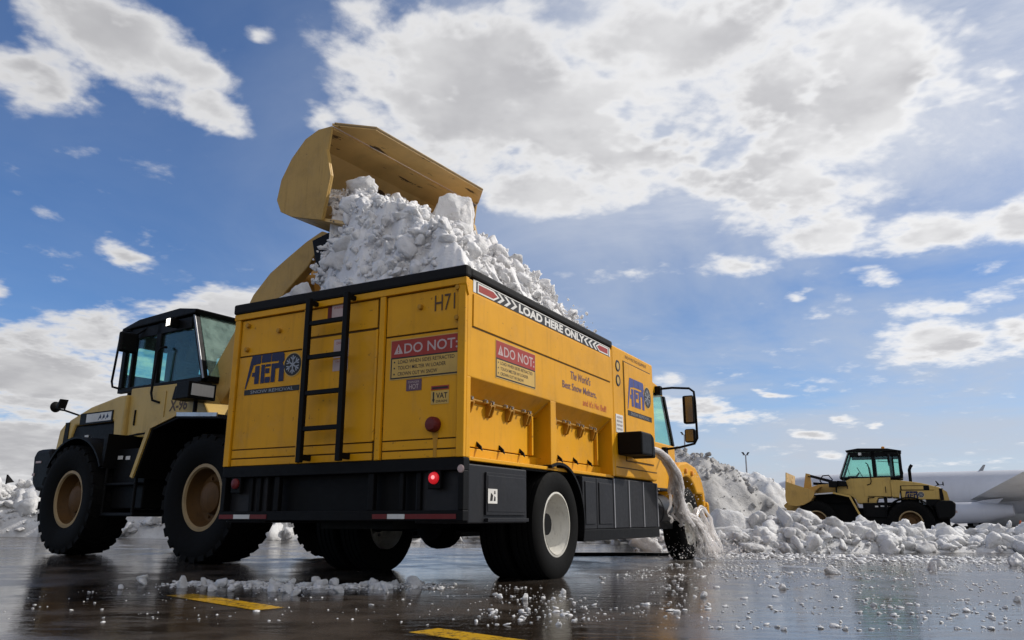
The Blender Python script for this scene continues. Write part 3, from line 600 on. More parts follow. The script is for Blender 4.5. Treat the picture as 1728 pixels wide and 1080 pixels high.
# --- chassis and side equipment
mb = MB()
for v in (.85, 1.65): mb.box(.14, 7.3, v - .05, v + .05, .60, .90)
mb.box(.2, 5.4, .45, 2.2, .93, .998); mb.box(.3, 1.2, .9, 1.7, .45, .62); mb.tube([(1.70, .35, .50), (1.70, W - .35, .50)], .09, 12)
mb.lathe([(0, -.24), (.16, -.20), (.24, -.06), (.24, .06), (.16, .2), (0, .24)], (1.70, 1.35, .48), 'x', 20); mb.tube([(1.8, 1.3, .55), (4.9, 1.3, .62)], .05, 10)
mb.tube([(6.275, .4, .50), (6.275, W - .4, .50)], .07, 10); mb.box(2.6, 4.4, .55, 2.1, .45, .75); mb.box(4.8, 7.2, .6, 2.0, .5, .95)
mb.build('chassis', 'black', truck)
for a, b_ in ((.005, .50), (W - .5, W - .005)): mb = MB(); mb.box(.05, 1.03, a, b_, .50, .955); mb.build('tool_box', 'skirt', truck, bevel=.012)
mb = MB(); mb.box(.30, .98, -.012, .004, .565, .90); mb.box(.32, .96, -.016, -.012, .59, .875); mb.box(.30, 1.0, -.03, .004, .512, .54); mb.build('tool_box_door', 'skirt', truck, bevel=.006)
mb = MB(); mb.T = side_sign(.315, .655, .019); plate(mb, 0, .15, 0, .115, 0); poly(mb, [(.03, .02), (.07, .02), (.08, .065), (.045, .085)], 1, .001); poly(mb, [(.09, .02), (.12, .02), (.12, .05), (.10, .06)], 1, .001); poly(mb, [(.095, .075), (.12, .075), (.115, .1), (.10, .1)], 1, .001); mb.build('picture_sticker', ['white', 'ink'], truck)
mb = MB(); mb.box(1.03, L2, .06, .45, .958, .998); mb.box(2.25, L2, .0, .4, .315, .43); mb.box(2.25, 5.3, W - .4, W, .315, .95); mb.build('side_rail', 'black', truck, bevel=.006)
for a, b_ in ((2.26, 2.62), (2.63, 3.10)):
    mb = MB(); mb.box(a, b_, 0.005, .42, .435, .955); mb.box(a + .05, b_ - .05, -.006, .005, .48, .91); mb.build('side_box', 'skirt', truck, bevel=.012)
mb = MB(); mb.box(3.11, L2, .005, .45, .435, .975); mb.build('battery_box', 'skirt', truck, bevel=.008)
for u in (3.125, 3.60, 4.10, 4.625): mb = MB(); mb.box(u - .012, u + .012, -.004, .005, .44, .97); mb.build('edge_trim', 'grey', truck)
# --- wheels
def wheel_bottom(u, v, r):
    p = TM @ Vector((u, v, 0)); return r - p.z - .012
def truck_wheel(u, v0, v1, r, rim_r, dish, name='wheel', outer=-1):
    zc_ = wheel_bottom(u, (v0 + v1) / 2, r); s_ = outer
    mb = MB(); wd = v1 - v0; c = (u, (v0 + v1) / 2, zc_); h = wd / 2
    prof = [(rim_r, -h * .80), (rim_r + .03, -h * .95), (r * .80, -h), (r * .92, -h * .97), (r * .975, -h * .86)]
    for k in range(5):
        x = -h * .80 + k * h * .40; 
        if k: prof += [(r * .972, x - .012), (r * .972, x - .004)]
        prof += [(r, x), (r, x + h * .40 - .016 if k < 4 else h * .80)]
    prof = prof[:-1]; prof += [(r, h * .80), (r * .975, h * .86), (r * .92, h * .97), (r * .80, h), (rim_r + .03, h * .95), (rim_r, h * .80)]
    mb.lathe(prof, c, 'y', 56); ty = mb.build('tyre', 'tyre', None, smooth=35)
    mb = MB(); o_ = h * .86
    pf = [(rim_r + .012, o_ - .03), (rim_r + .012, o_), (rim_r - .004, o_ + .004), (rim_r - .02, o_ - .03), (rim_r - .03, o_ - dish * .5), (rim_r - .05, o_ - dish * .85), (rim_r - .085, o_ - dish), (.13, o_ - dish - .01), (.115, o_ - dish + .05), (.075, o_ - dish + .06), (.0, o_ - dish + .06)]
    mb.lathe([(a, b2 * s_) for a, b2 in pf], c, 'y', 48)
    for k in range(8):
        a = R(45 * k); px, pz = u + .19 * math.cos(a), zc_ + .19 * math.sin(a); y = c[1] + s_ * (o_ - dish - .01)
        mb.tube([(px, y - s_ * .01, pz), (px, y + s_ * .02, pz)], .017, 8, 1)
    if s_ > 0 : mb.f = [f[::-1] for f in mb.f]
    rm = mb.build('rim', ['rimwhite', 'grey'], None, smooth=40)
    root = MB(); root.lathe([(.0, -.02), (.10, -.02), (.10, .02), (0, .02)], (u, c[1], zc_), 'y', 16); ro = root.build(name, 'black', truck)
    ty.parent = ro; rm.parent = ro
    mb = MB(); mb.lathe([(rim_r - .01, -h * .9), (rim_r - .02, h * .9)], c, 'y', 40); inn = mb.build('wheel_barrel', 'rimwhite', ro)
truck_wheel(1.70, .015, .30, .50, .288, .20); truck_wheel(1.70, .335, .62, .50, .288, .02, outer=-1)
truck_wheel(1.70, W - .30, W - .015, .50, .288, .20, outer=1); truck_wheel(1.70, W - .62, W - .335, .50, .288, .02, outer=1)
truck_wheel(6.275, .05, .34, .50, .288, .03); truck_wheel(6.275, W - .34, W - .05, .50, .288, .03, outer=1)
# mudguard over the rear right wheels
def arch(mb, cu, cz, r0, r1, a0, a1, v0, v1, n=18, mi=0):
    pts = circle(cu, cz, r1, n, a0, a1) + circle(cu, cz, r0, n, a0, a1)[::-1]; mb.prism(pts, 'y', v0, v1, mi)
mb = MB(); arch(mb, 1.70, .50, .535, .56, 112, -16, -.02, .62, 20); arch(mb, 1.70, .50, .40, .535, 62, -16, .40, .45, 14); mb.build('mudguard', 'black', truck, smooth=30)
mb = MB(); arch(mb, 1.70, .50, .535, .56, 112, -16, W - .62, W + .02, 20); mb.build('mudguard', 'black', truck, smooth=30)
# --- cab and bonnet
y0, y1 = .16, W - .16; mb = MB()
mb.prism([(4.75, .92), (5.60, .92), (5.72, 1.20), (6.02, 1.20), (6.02, 1.56), (4.75, 1.56)], 'y', y0, y1)
mb.prism([(4.75, 2.24), (5.66, 2.24), (5.55, 2.36), (5.0, 2.42), (4.75, 2.42)], 'y', y0 + .02, y1 - .02)
mb.box(4.75, 5.08, y0, y1, 1.56, 2.24); mb.build('cab_body', 'yellow', truck, bevel=.02)
mb = MB()
for y in (y0, y1 - .05):
    mb = MB(); mb.prism([(5.60, 2.24), (5.67, 2.24), (6.02, 1.56), (5.95, 1.56)], 'y', y, y + .05); mb.build('windscreen_pillar', 'black', truck)
    mb = MB(); mb.box(5.08, 5.12, y, y + .05, 1.56, 2.24); mb.build('door_pillar', 'black', truck)
    mb = MB(); mb.prism([(5.12, 1.56), (5.945, 1.56), (5.605, 2.24), (5.12, 2.24)], 'y', y + .015, y + .027); mb.build('side_window', 'glass', truck)
mb = MB(); mb.prism([(5.655, 2.24), (5.665, 2.24), (6.015, 1.56), (6.005, 1.56)], 'y', y0 + .06, y1 - .06); mb.build('windscreen', 'glass', truck)
mb = MB(); mb.prism([(6.02, .90), (6.02, 1.52), (6.45, 1.47), (7.05, 1.38), (7.40, 1.22), (7.45, .85)], 'y', .58, W - .58); mb.prism([(7.45, .55), (7.56, .55), (7.56, .80), (7.45, .80)], 'y', .1, W - .1)
mb.build('bonnet', 'yellow', truck, bevel=.05)
for a, b_ in ((.10, .60), (W - .60, W - .10)):
    mb = MB(); mb.prism([(5.72, 1.18), (6.05, 1.32), (6.42, 1.36), (6.86, 1.30), (7.16, 1.14), (7.30, .92), (7.33, .70), (7.22, .70), (7.16, .90)] + circle(6.36, .52, .62, 14, 38, 150) + [(5.78, .75), (5.72, .80)], 'y', a, b_); mb.build('front_fender', 'yellow', truck, bevel=.03)
    mb = MB(); y = a if a < 1 else b_; s_ = -1 if a < 1 else 1
    mb.lathe([(0, .035 * s_), (.035, .03 * s_), (.045, 0)], (6.28, y, 1.22), 'y', 16); mb.lathe([(0, .035 * s_), (.035, .03 * s_), (.045, 0)], (6.60, y, 1.20), 'y', 16); mb.build('marker_light', 'amber', truck, smooth=50)
mb = MB(); mb.box(4.80, 5.55, .10, .55, .40, .50); mb.build('cab_step', 'black', truck, bevel=.01)
mb = MB(); mb.box(4.80, 5.5, .12, .5, .90, .94); mb.build('cab_step', 'black', truck, bevel=.01)
mb = MB(); mb.lathe([(0, -.36), (.22, -.35), (.235, -.33), (.235, -.12), (.245, -.11), (.245, -.08), (.235, -.07), (.235, .33), (.22, .35), (0, .36)], (5.16, .30, .64), 'x', 28); mb.build('fuel_tank', 'skirt', truck, smooth=40)
# wing mirror on its bent tube frame
mb = MB(); mb.tube([(5.30, .18, 2.30), (5.34, -.05, 2.31), (5.38, -.28, 2.29), (5.39, -.34, 2.24), (5.39, -.35, 2.1), (5.40, -.35, 1.60), (5.40, -.31, 1.53), (5.42, -.1, 1.49), (5.46, .16, 1.47)], .016, 8); mb.box(5.27, 5.36, .10, .2, 2.22, 2.34); mb.box(5.40, 5.5, .10, .18, 1.40, 1.50)
ma = mb.build('mirror_arm', 'black', truck)
mb = MB(); mb.box(5.34, 5.44, -.34, -.18, 1.80, 2.19); mb.box(5.35, 5.44, -.33, -.185, 1.545, 1.73); mh = mb.build('mirror_housing', 'black', truck, bevel=.025)
mb = MB(); mb.box(5.336, 5.3395, -.325, -.225, 1.82, 2.17); mb.box(5.346, 5.3495, -.31, -.205, 1.56, 1.715); mb.build('mirror_glass', 'mirror', mh)
mb = MB(); mb.tube([(5.30, W - .18, 2.30), (5.38, W + .30, 2.29), (5.40, W + .35, 2.2), (5.40, W + .35, 1.60), (5.42, W + .1, 1.49), (5.46, W - .16, 1.47)], .016, 8); mb.box(5.34, 5.44, W + .18, W + .34, 1.80, 2.19); mb.build('mirror_arm', 'black', truck)

# ================================================================== WHEEL LOADERS
def loader(name, label, loc, az_deg, pose, number, exhaust, group='tan wheel loaders moving snow'):
    root = empty(name, label, 'wheel loader', loc, R(90 - az_deg), group)
    Rr, HZ, WB, RIM = .755, .75, 3.10, .385
    def whl(x, s_):
        mb = MB(); y = s_ * .99; c = (x, y, HZ); h = .29
        prof = [(RIM, -h*.78), (RIM+.05, -h*.92), (Rr*.80, -h), (Rr*.90, -h*.98), (Rr*.955, -h*.90), (Rr*.978, -h*.7), (Rr*.982, 0), (Rr*.978, h*.7), (Rr*.955, h*.90), (Rr*.90, h*.98), (Rr*.80, h), (RIM+.05, h*.92), (RIM, h*.78)]
        mb.lathe(prof, c, 'y', 60)
        for k in range(26):                                   # tread lugs
            for sd_ in (-1, 1):
                a = R(360 / 26 * (k + (.5 if sd_ > 0 else 0))); ex = Vector((math.cos(a), 0, math.sin(a))); et = Vector((-math.sin(a), 0, math.cos(a)))
                vs = []
                for (yy, tt) in ((.02, 0), (h*.98, .09)):
                    for dt in (-.055, .055):
                        for rr_ in (Rr*.88 if yy > .1 else Rr*.95, Rr*(.968 if yy > .1 else 1.0)):
                            q = Vector(c) + ex * rr_ + et * (dt + tt) + Vector((0, sd_ * yy, 0)); vs.append(tuple(q))
                mb.add(vs, [(0,1,3,2),(4,6,7,5),(0,4,5,1),(2,3,7,6),(1,5,7,3),(0,2,6,4)])
        ty = mb.build('tyre', 'tyre', None, smooth=38)
        mb = MB(); o_ = h * .80
        pf = [(RIM+.015, o_-.03), (RIM+.012, o_), (RIM-.03, o_+.005), (RIM-.045, o_-.02)]; mb.lathe([(a, b_*s_) for a, b_ in pf], c, 'y', 48, 1)
        pf = [(RIM-.045, o_-.02), (RIM-.06, o_-.10), (RIM-.10, o_-.17), (.20, o_-.18), (.18, o_-.10), (.10, o_-.06), (0, o_-.06)]; mb.lathe([(a, b_*s_) for a, b_ in pf], c, 'y', 48, 0)
        for k in range(10):
            a = R(36*k); px, pz = x + .235*math.cos(a), HZ + .235*math.sin(a); yy = y + s_*(o_-.18); mb.tube([(px, yy, pz), (px, yy + s_*.03, pz)], .018, 6)
        if s_ > 0: mb.f = [f[::-1] for f in mb.f]
        rm = mb.build('rim', ['rimtan', 'rimlip'], None, smooth=40)
        hb = MB(); hb.tube([(x, y - .1*s_, HZ), (x, y*.4, HZ)], .16, 14); ho = hb.build('wheel', 'black', root); ty.parent = ho; rm.parent = ho
    for x in (0, WB):
        for s_ in (-1, 1): whl(x, s_)
    # frames and axles
    mb = MB(); mb.box(-1.25, 1.35, -.48, .48, .55, 1.45); mb.box(1.35, 1.75, -.22, .22, .60, 1.25); mb.box(1.75, 3.75, -.46, .46, .50, 1.40); mb.prism([(1.75, 1.4), (2.0, 2.0), (2.55, 2.0), (3.7, 1.4)], 'y', -.40, .40)
    mb.tube([(0, -.8, HZ), (0, .8, HZ)], .15, 12); mb.tube([(WB, -.8, HZ), (WB, .8, HZ)], .15, 12); mb.build('frame', 'black', root, bevel=.015)
    for s_ in (-1, 1):
        mb = MB(); mb.box(.72, 1.50, s_*.50, s_*1.02, .62, 1.42); mb.box(.75, 1.55, s_*.6, s_*1.16, .52, .57); mb.box(.75, 1.5, s_*.6, s_*1.14, .92, .96); mb.box(.72, .76, s_*1.1, s_*1.14, .52, 1.4); mb.box(1.46, 1.5, s_*1.1, s_*1.14, .52, 1.4); mb.build('side_tank', 'black', root, bevel=.015)
        mb = MB(); mb.box(.80, .92, s_*1.024, s_*1.03, 1.28, 1.33, 0); mb.box(1.0, 1.10, s_*1.024, s_*1.03, 1.27, 1.32, 0); mb.box(.62, .70, s_*1.024, s_*1.03, 1.28, 1.31, 0); mb.build('warning_decal', 'white', root)
        # rear mudguard
        mb = MB(); arch(mb, 0, HZ, .84, .87, 148, 30, s_*.62, s_*1.24, 16); mb.prism([(.70, 1.16), (.76, 1.16), (.80, 1.62), (.70, 1.62)], 'y', s_*.62, s_*1.20); mb.build('rear_mudguard', 'black', root, smooth=30)
        # front mudguard: tan strip, pale edge standing in for sky reflected on top
        mb = MB(); mb.prism([(1.62, 1.02), (1.90, 1.66), (2.46, 1.78), (3.30, 1.72), (3.34, 1.66), (2.50, 1.715), (1.96, 1.60), (1.69, 1.0)], 'y', s_*.55, s_*1.26); fm = mb.build('front_mudguard', 'black', root, bevel=.01)
        mb = MB(); mb.prism([(1.60, 1.02), (1.88, 1.68), (2.46, 1.80), (2.47, 1.75), (1.93, 1.62), (1.66, 1.0)], 'y', s_*1.262, s_*1.285); mb.build('mudguard_trim', 'tan', fm); mb = MB(); mb.prism([(2.46, 1.795), (3.30, 1.735), (3.30, 1.69), (2.46, 1.745)], 'y', s_*1.262, s_*1.28); mb.build('mudguard_edge', 'steel', fm)
    # counterweight
    mb = MB(); mb.prism([(-1.40, 1.0), (-1.46, 1.40), (-1.36, 1.50), (-.95, 1.50), (-.78, 1.30), (-.85, .85), (-1.25, .88)], 'y', -1.12, 1.12); cw = mb.build('counterweight', 'black', root, bevel=.06)
    mb = MB()
    for y in (-1.0, .86): mb.box(-1.475, -1.42, y, y + .14, 1.08, 1.16); 
    mb.box(-1.32, -1.16, -1.128, -1.12, 1.29, 1.32); mb.box(-1.38, -1.31, -1.128, -1.12, 1.10, 1.14); mb.build('rear_lamp', 'pinkwhite', cw)
    # engine hood
    hw = .86
    mb = MB(); mb.prism([(-1.28, 1.50), (-1.22, 1.80), (-1.02, 1.96), (-.45, 2.12), (.30, 2.23), (.52, 2.23), (.52, 1.62), (.28, 1.60), (.24, 1.86), (-.85, 1.86), (-1.0, 1.50)], 'y', -hw, hw); mb.box(-1.0, .24, -hw + .03, hw - .03, 1.30, 1.86, 1); hd = mb.build('hood', ['tan', 'black'], root, bevel=.03)
    for s_ in (-1, 1):
        mb = MB(); mb.box(-.70, .22, s_*(hw + .002), s_*(hw + .010), 1.86, 2.03); mb.build('hood_grille', 'black', hd)
        mb = MB(); mb.T = frame((-.52, -hw - .0102, 1.885), (1, 0, 0), (0, 0, 1)) if s_ < 0 else frame((.18, hw + .0102, 1.885), (-1, 0, 0), (0, 0, 1)); plate(mb, 0, .70, 0, .125, 0)
        if not exhaust:
            for k in range(3): poly(mb, [(.34 + k * .1, .02), (.36 + k * .1, .02), (.41 + k * .1, .1), (.39 + k * .1, .1)], 1, .0006); poly(mb, circle(.40 + k * .1, .06, .025, 10), 1, .0006)
        mb.build('side_decal', ['reflwhite' if not exhaust else 'tan', 'navy'], hd)
        mb = MB(); mb.box(-1.12, -1.0, s_*(hw + .002), s_*(hw + .012), 1.52, 1.92); mb.build('rear_louvre', 'black', hd)
        if exhaust: mb = MB(); mb.T = frame((.10, hw + .0125, 1.58), (-1, 0, 0), (0, 0, 1)) if s_ > 0 else frame((-.85, -hw - .0125, 1.58), (1, 0, 0), (0, 0, 1)); aero(mb, .62, False); mb.build('logo_lettering', ['navy', 'ink', 'grey', 'reflwhite'], hd); mb = MB(); mb.box(-.98, .20, s_*(hw - .03), s_*(hw + .010), 1.545, 1.85); mb.build('engine_door', 'tan', hd, bevel=.01)
        mb = MB(); mb.box(-.55, -.45, s_*(hw - .03), s_*(hw - .018), 1.36, 1.70); mb.prism([(-.40, 1.36), (-.30, 1.36), (-.36, 1.66)], 'y', s_*(hw - .03), s_*(hw - .018)); mb.build('vent_plate', 'reflwhite', hd)
        # rear corner post
        mb = MB(); mb.prism([(-1.30, 1.46), (-1.14, 1.46), (-1.10, 1.90), (-1.24, 1.80)], 'y', s_*(hw - .02), s_*(hw + .016)); mb.build('hood_post', 'tan', hd)
    mb = MB(); mb.tube([(-.85, -.8, 2.02), (-1.05, -.95, 2.10), (-1.25, -1.0, 2.13)], .014, 8); am = mb.build('mirror_stalk', 'black', root)
    mb = MB(); mb.tube([(-1.05, -.95, 2.10), (-1.02, -.98, 2.24)], .012, 6); mb.lathe([(0, -.012), (.075, -.008), (.085, .008), (.05, .03), (0, .035)], (-1.25, -1.0, 2.16), 'x', 20); mb.prism([(-1.12, 2.13), (-1.02, 2.26), (-.99, 2.26), (-1.05, 2.12)], 'y', -1.06, -.94); mb.build('rear_mirror', 'black', am, smooth=40)
    if exhaust:
        mb = MB(); mb.tube([(-.15, .12, 2.1), (-.15, .12, 2.62), (-.19, .12, 2.72), (-.25, .12, 2.80)], .055, 12); mb.build('exhaust_pipe', 'black', root, smooth=40)
        mb = MB(); mb.lathe([(.05, 0), (.05, .16), (.11, .17), (.11, .23), (0, .25)], (.22, -.1, 2.2), 'z', 16); mb.build('air_intake', 'black', root, smooth=40)
    # cab base
    mb = MB(); cb = .80
    base = [(.50, 2.33), (1.85, 2.30), (2.22, 2.10), (2.46, 1.79), (1.92, 1.70), (1.74, 1.56), (1.68, 1.40), (1.05, 1.40), (.98, 1.60), (.53, 1.62)]
    mb.prism(base, 'y', -cb, cb); cbse = mb.build('cab_base', 'tan', root, bevel=.02)
    for s_ in (-1, 1):
        mb = MB(); mb.box(.78, 1.42, s_*(cb + .002), s_*(cb + .012), 1.66, 2.22); mb.build('side_door', 'tan', cbse, bevel=.006); mb = MB(); mb.tube([(.70, s_*(cb + .01), 1.78), (.70, s_*(cb + .01), 2.0)], .014, 6); mb.tube([(1.10, s_*(cb + .02), 1.62), (1.30, s_*(cb + .03), 1.60), (1.32, s_*(cb + .02), 1.44)], .02, 6); mb.tube([(.52, s_*(cb+.01), 1.63), (.78, s_*(cb + .01), 1.645), (1.3, s_*(cb + .01), 1.66)], .012, 6); mb.build('door_seal', 'black', cbse)
        mb = MB(); mb.T = frame((1.52, -cb - .003, 1.93), (1, 0, 0), (0, 0, 1)) if s_ < 0 else frame((2.0, cb + .003, 1.93), (-1, 0, 0), (0, 0, 1)); mb.text(number, 0, 0, .15, 0, .42, .0, .03, shear=.1) if number else plate(mb, 0, .05, 0, .12, 0); mb.build('unit_number', ['brown'], cbse)
    # cab
    ch = .78; x0, xr, xb = .08, 1.80, 2.16; zt, zb_ = 3.28, 2.33
    mb = MB(); mb.prism([(x0 - .04, zt), (.5, zt + .09), (1.5, zt + .12), (xr + .14, zt + .05), (xr + .10, zt - .01), (x0, zt - .03)], 'y', -ch - .04, ch + .04); mb.build('cab_roof', 'black', root, bevel=.03)
    mb = MB()
    for s_ in (-1, 1):
        a, b_ = s_*ch, s_*(ch - .07)
        mb.box(x0, x0 + .10, a, b_, zb_, zt - .02); mb.box(.95, 1.07, a, b_, zb_, zt - .02); mb.prism([(xr - .02, zt - .01), (xr + .06, zt - .01), (xb + .06, zb_), (xb - .02, zb_)], 'y', a, b_)
        mb.box(x0, xb, a, b_, zb_ - .04, zb_ + .03); mb.box(x0 + .1, xr, a, b_, zt - .20, zt - .03); mb.box(x0 + .26, x0 + .32, a, b_, zb_, zt - .1)
    mb.box(x0, x0 + .08, -ch + .07, ch - .07, zb_, zb_ + .25); mb.box(x0, x0 + .08, -ch + .07, ch - .07, zt - .25, zt - .03); mb.box(xb - .05, xb + .05, -ch + .07, ch - .07, zb_ - .04, zb_ + .05); mb.box(x0 + .1, xb - .1, -ch + .1, ch - .1, zb_ - .06, zb_ - .02)
    cf = mb.build('cab_frame', 'black', root, bevel=.01)
    for s_ in (-1, 1):
        mb = MB(); mb.prism([(x0 + .1, zb_ + .03), (xb - .03, zb_ + .03), (xr - .01, zt - .03), (x0 + .1, zt - .03)], 'y', s_*(ch - .035), s_*(ch - .045)); mb.build('side_window', 'glass', cf)
        mb = MB(); mb.prism([(xr + .03, zt - .02), (xr + .065, zt - .02), (xb + .065, zb_), (xb + .03, zb_)], 'y', s_*(ch + .001), s_*(ch + .010)); mb.build('pillar_trim', 'grey', cf)
        mb = MB(); mb.tube([(.14, s_*(ch + .01), 2.36), (.10, s_*(ch + .09), 2.38), (.08, s_*(ch + .10), 2.46), (.15, s_*(ch + .10), 3.12), (.19, s_*(ch + .09), 3.22), (.26, s_*(ch + .01), 3.23)], .017, 8); mb.build('grab_rail', 'black', root); mb = MB(); mb.tube([(1.28, s_*(ch + .01), 2.86), (1.24, s_*(ch + .08), 2.84), (1.20, s_*(ch + .09), 2.78), (1.15, s_*(ch + .09), 2.2), (1.18, s_*(ch + .08), 2.10), (1.30, s_*(ch + .03), 2.06)], .017, 8); mb.build('grab_rail', 'black', root)
        mb = MB(); mb.box(.46, .54, s_*(ch + .02), s_*(ch + .30), 2.84, 3.14); mh = mb.build('cab_mirror', 'black', root, bevel=.03); mb = MB(); mb.tube([(.50, s_*(ch + .05), 3.13), (.7, s_*(ch - .02), 3.24)], .014, 6); mb.build('mirror_bracket', 'black', mh); mb = MB(); mb.box(.454, .4585, s_*(ch + .05), s_*(ch + .27), 2.87, 3.11); mb.build('mirror_glass', 'mirror', mh)
        mb = MB(); mb.box(1.38, 1.50, s_*(ch + .0), s_*(ch + .14), 3.12, 3.24); wl = mb.build('work_lamp', 'black', root, bevel=.02)
        mb = MB(); mb.box(1.375, 1.379, s_*(ch + .01), s_*(ch + .13), 3.13, 3.23); mb.box(1.40, 1.49, s_*(ch + .1415), s_*(ch + .144), 3.13, 3.23); mb.build('lamp_lens', 'worklit' if (s_ < 0 and not exhaust) else 'reflwhite', wl)
        # headlight on its bracket
        mb = MB(); mb.box(2.30, 2.58, s_*.82, s_*1.22, 1.98, 2.20); mb.tube([(2.35, s_*.95, 2.0), (2.35, s_*.95, 1.72)], .03, 8); mb.prism([(1.95, 2.02), (2.30, 2.02), (2.30, 2.22), (2.0, 2.2)], 'y', s_*.82, s_*1.05); hl = mb.build('headlight', 'black', root, bevel=.03)
        mb = MB(); mb.box(2.581, 2.59, s_*.86, s_*1.18, 2.02, 2.17); mb.build('lens', 'reflwhite', hl)
    mb = MB(); mb.prism([(xr + .055, zt - .02), (xr + .065, zt - .02), (xb + .065, zb_ + .04), (xb + .055, zb_ + .04)], 'y', -ch + .07, ch - .07); mb.build('windscreen', 'paleglass', cf)
    mb = MB(); mb.box(x0 + .02, x0 + .03, -ch + .07, ch - .07, zb_ + .25, zt - .25); mb.build('rear_window', 'glass', cf)
    mb = MB(); mb.tube([(1.9, -.2, 2.5), (1.98, -.1, 2.9)], .012, 6); mb.tube([(2.2, .2, 2.42), (2.04, .1, 2.85)], .01, 6); mb.tube([(x0 + .1, -.7, 2.95), (.9, -.7, 3.02)], .012, 6); mb.build('wiper', 'black', cf)
    mb = MB(); mb.box(.42, .95, -.26, .26, 2.30, 2.42); mb.box(.36, .50, -.25, .25, 2.40, 3.0); mb.box(.38, .48, -.14, .14, 3.0, 3.18); mb.build('seat', 'seat', root, bevel=.05)
    mb = MB(); mb.tube([(1.75, 0, 2.30), (1.55, 0, 2.55)], .03, 8); mb.tube([tuple(Vector((1.53, 0, 2.57)) + Vector((.08 * math.sin(t_) , .19 * math.cos(t_), .17 * math.sin(t_)))) for t_ in [k * math.pi / 10 for k in range(20)]], .014, 6, close=True); mb.box(1.62, 1.95, -.3, .3, 2.30, 2.42); mb.build('steering_wheel', 'black', root)
    mb = MB(); mb.lathe([(.05, 0), (.06, .02), (.055, .10), (0, .12)], (.65, .2, zt + .10), 'z', 14); mb.build('beacon', 'amber' if exhaust else 'black', root, smooth=40)
    # lift arms and bucket
    up_ = pose == 'dump'
    if up_: arm = [(1.72, 2.02), (1.98, 2.42), (2.24, 2.74), (2.60, 3.20), (2.77, 3.46), (3.09, 3.72), (3.43, 3.88), (3.77, 4.03), (4.06, 4.12), (4.20, 4.06), (4.13, 3.97), (3.98, 3.84), (3.83, 3.66), (3.42, 3.38), (3.06, 2.98), (2.66, 2.52), (2.42, 2.14), (2.08, 1.78), (1.80, 1.80)]
    else: arm = [(1.85, 2.04), (2.4, 2.14), (3.0, 2.10), (3.55, 1.92), (4.0, 1.60), (4.30, 1.34), (4.24, 1.16), (4.04, 1.14), (3.6, 1.46), (3.1, 1.68), (2.5, 1.76), (1.9, 1.76)]
    for s_ in (-1, 1):
        mb = MB(); mb.prism(arm, 'y', s_*.42, s_*.54); mb.build('lift_arm', 'tan2', root, bevel=.015)
    mb = MB()
    if up_: mb.tube([(3.35, -.42, 3.66), (3.35, .42, 3.66)], .11, 12); mb.tube([(1.95, -.3, 1.6), (3.0, -.3, 3.3)], .05, 10, 1); mb.tube([(1.95, .3, 1.6), (3.0, .3, 3.3)], .05, 10, 1)
    else: mb.tube([(3.2, -.42, 1.75), (3.2, .42, 1.75)], .11, 12); mb.tube([(2.0, -.3, 1.3), (3.3, -.3, 1.6)], .05, 10, 1); mb.tube([(2.0, .3, 1.3), (3.3, .3, 1.6)], .05, 10, 1)
    mb.build('lift_cylinder', ['tan2', 'black'], root, smooth=40)
    mb = MB()
    if up_: mb.prism([(3.30, 4.25), (3.42, 4.28), (3.60, 3.75), (3.72, 3.42), (3.55, 3.38), (3.38, 3.75)], 'y', -.09, .09); mb.tube([(2.1, 0, 2.3), (3.36, 0, 4.2)], .06, 10, 1); mb.tube([(3.62, 0, 3.46), (4.30, 0, 3.86)], .05, 8, 1); mb.prism([(3.98, 3.98), (4.42, 4.05), (4.98, 3.86), (4.62, 3.62), (4.10, 3.58)], 'y', -.62, -.36, 1); mb.prism([(3.98, 3.98), (4.42, 4.05), (4.98, 3.86), (4.62, 3.62), (4.10, 3.58)], 'y', .36, .62, 1)
    else: mb.prism([(3.30, 2.52), (3.46, 2.56), (3.60, 1.85), (3.55, 1.40), (3.35, 1.40), (3.28, 1.85)], 'y', -.09, .09); mb.prism([(4.02, 2.30), (4.10, 2.32), (4.2, 1.9), (4.0, 1.8)], 'y', -.32, -.22); mb.tube([(2.0, 0, 2.0), (2.6, 0, 2.25), (3.38, 0, 2.48)], .055, 10, 1); mb.tube([(2.2, .12, 2.1), (3.38, .12, 2.44)], .02, 8, 1); mb.tube([(3.46, 0, 1.6), (4.25, 0, 1.72)], .05, 8, 1)
    mb.build('bell_crank', ['tan2', 'black'], root, bevel=.012)
    if not up_:
        mb = MB(); mb.tube([(2.66, .3, 2.08), (2.5, .3, 2.3), (2.62, .3, 2.46), (2.84, .3, 2.44), (2.94, .3, 2.26), (2.84, .3, 2.06)], .022, 8); mb.tube([(2.4, .2, 2.1), (3.2, .2, 2.16)], .05, 8); mb.build('hydraulic_hose', 'black', root, smooth=40)
    # bucket: closed profile shell, end plates, cutting edge, spill guard
    bp = [(5.10, 4.92), (4.87, 4.94), (4.65, 4.88), (4.43, 4.69), (4.27, 4.45), (4.22, 4.20), (4.31, 4.03), (4.50, 3.93), (5.06, 3.76), (5.40, 3.65)]
    if not up_:
        th = R(112); piv = Vector((4.15, 4.0)); new = Vector((4.18, 1.34)); q = []
        for x, z in bp: dx, dz = x - piv.x, z - piv.y; q.append((new.x + (dx*math.cos(th) - dz*math.sin(th)) * .92, new.y + (dx*math.sin(th) + dz*math.cos(th)) * .92))
        bp = q
    bw = 1.40; n = len(bp)
    ctr = Vector((sum(p[0] for p in bp) / n, sum(p[1] for p in bp) / n)); inner = []
    for i, p in enumerate(bp):
        a = Vector(bp[max(i-1, 0)]); b_ = Vector(bp[min(i+1, n-1)]); d = (b_ - a).normalized(); nn = Vector((-d.y, d.x))
        if nn.dot(ctr - Vector(p)) < 0: nn = -nn
        inner.append(tuple(Vector(p) + nn * .035))
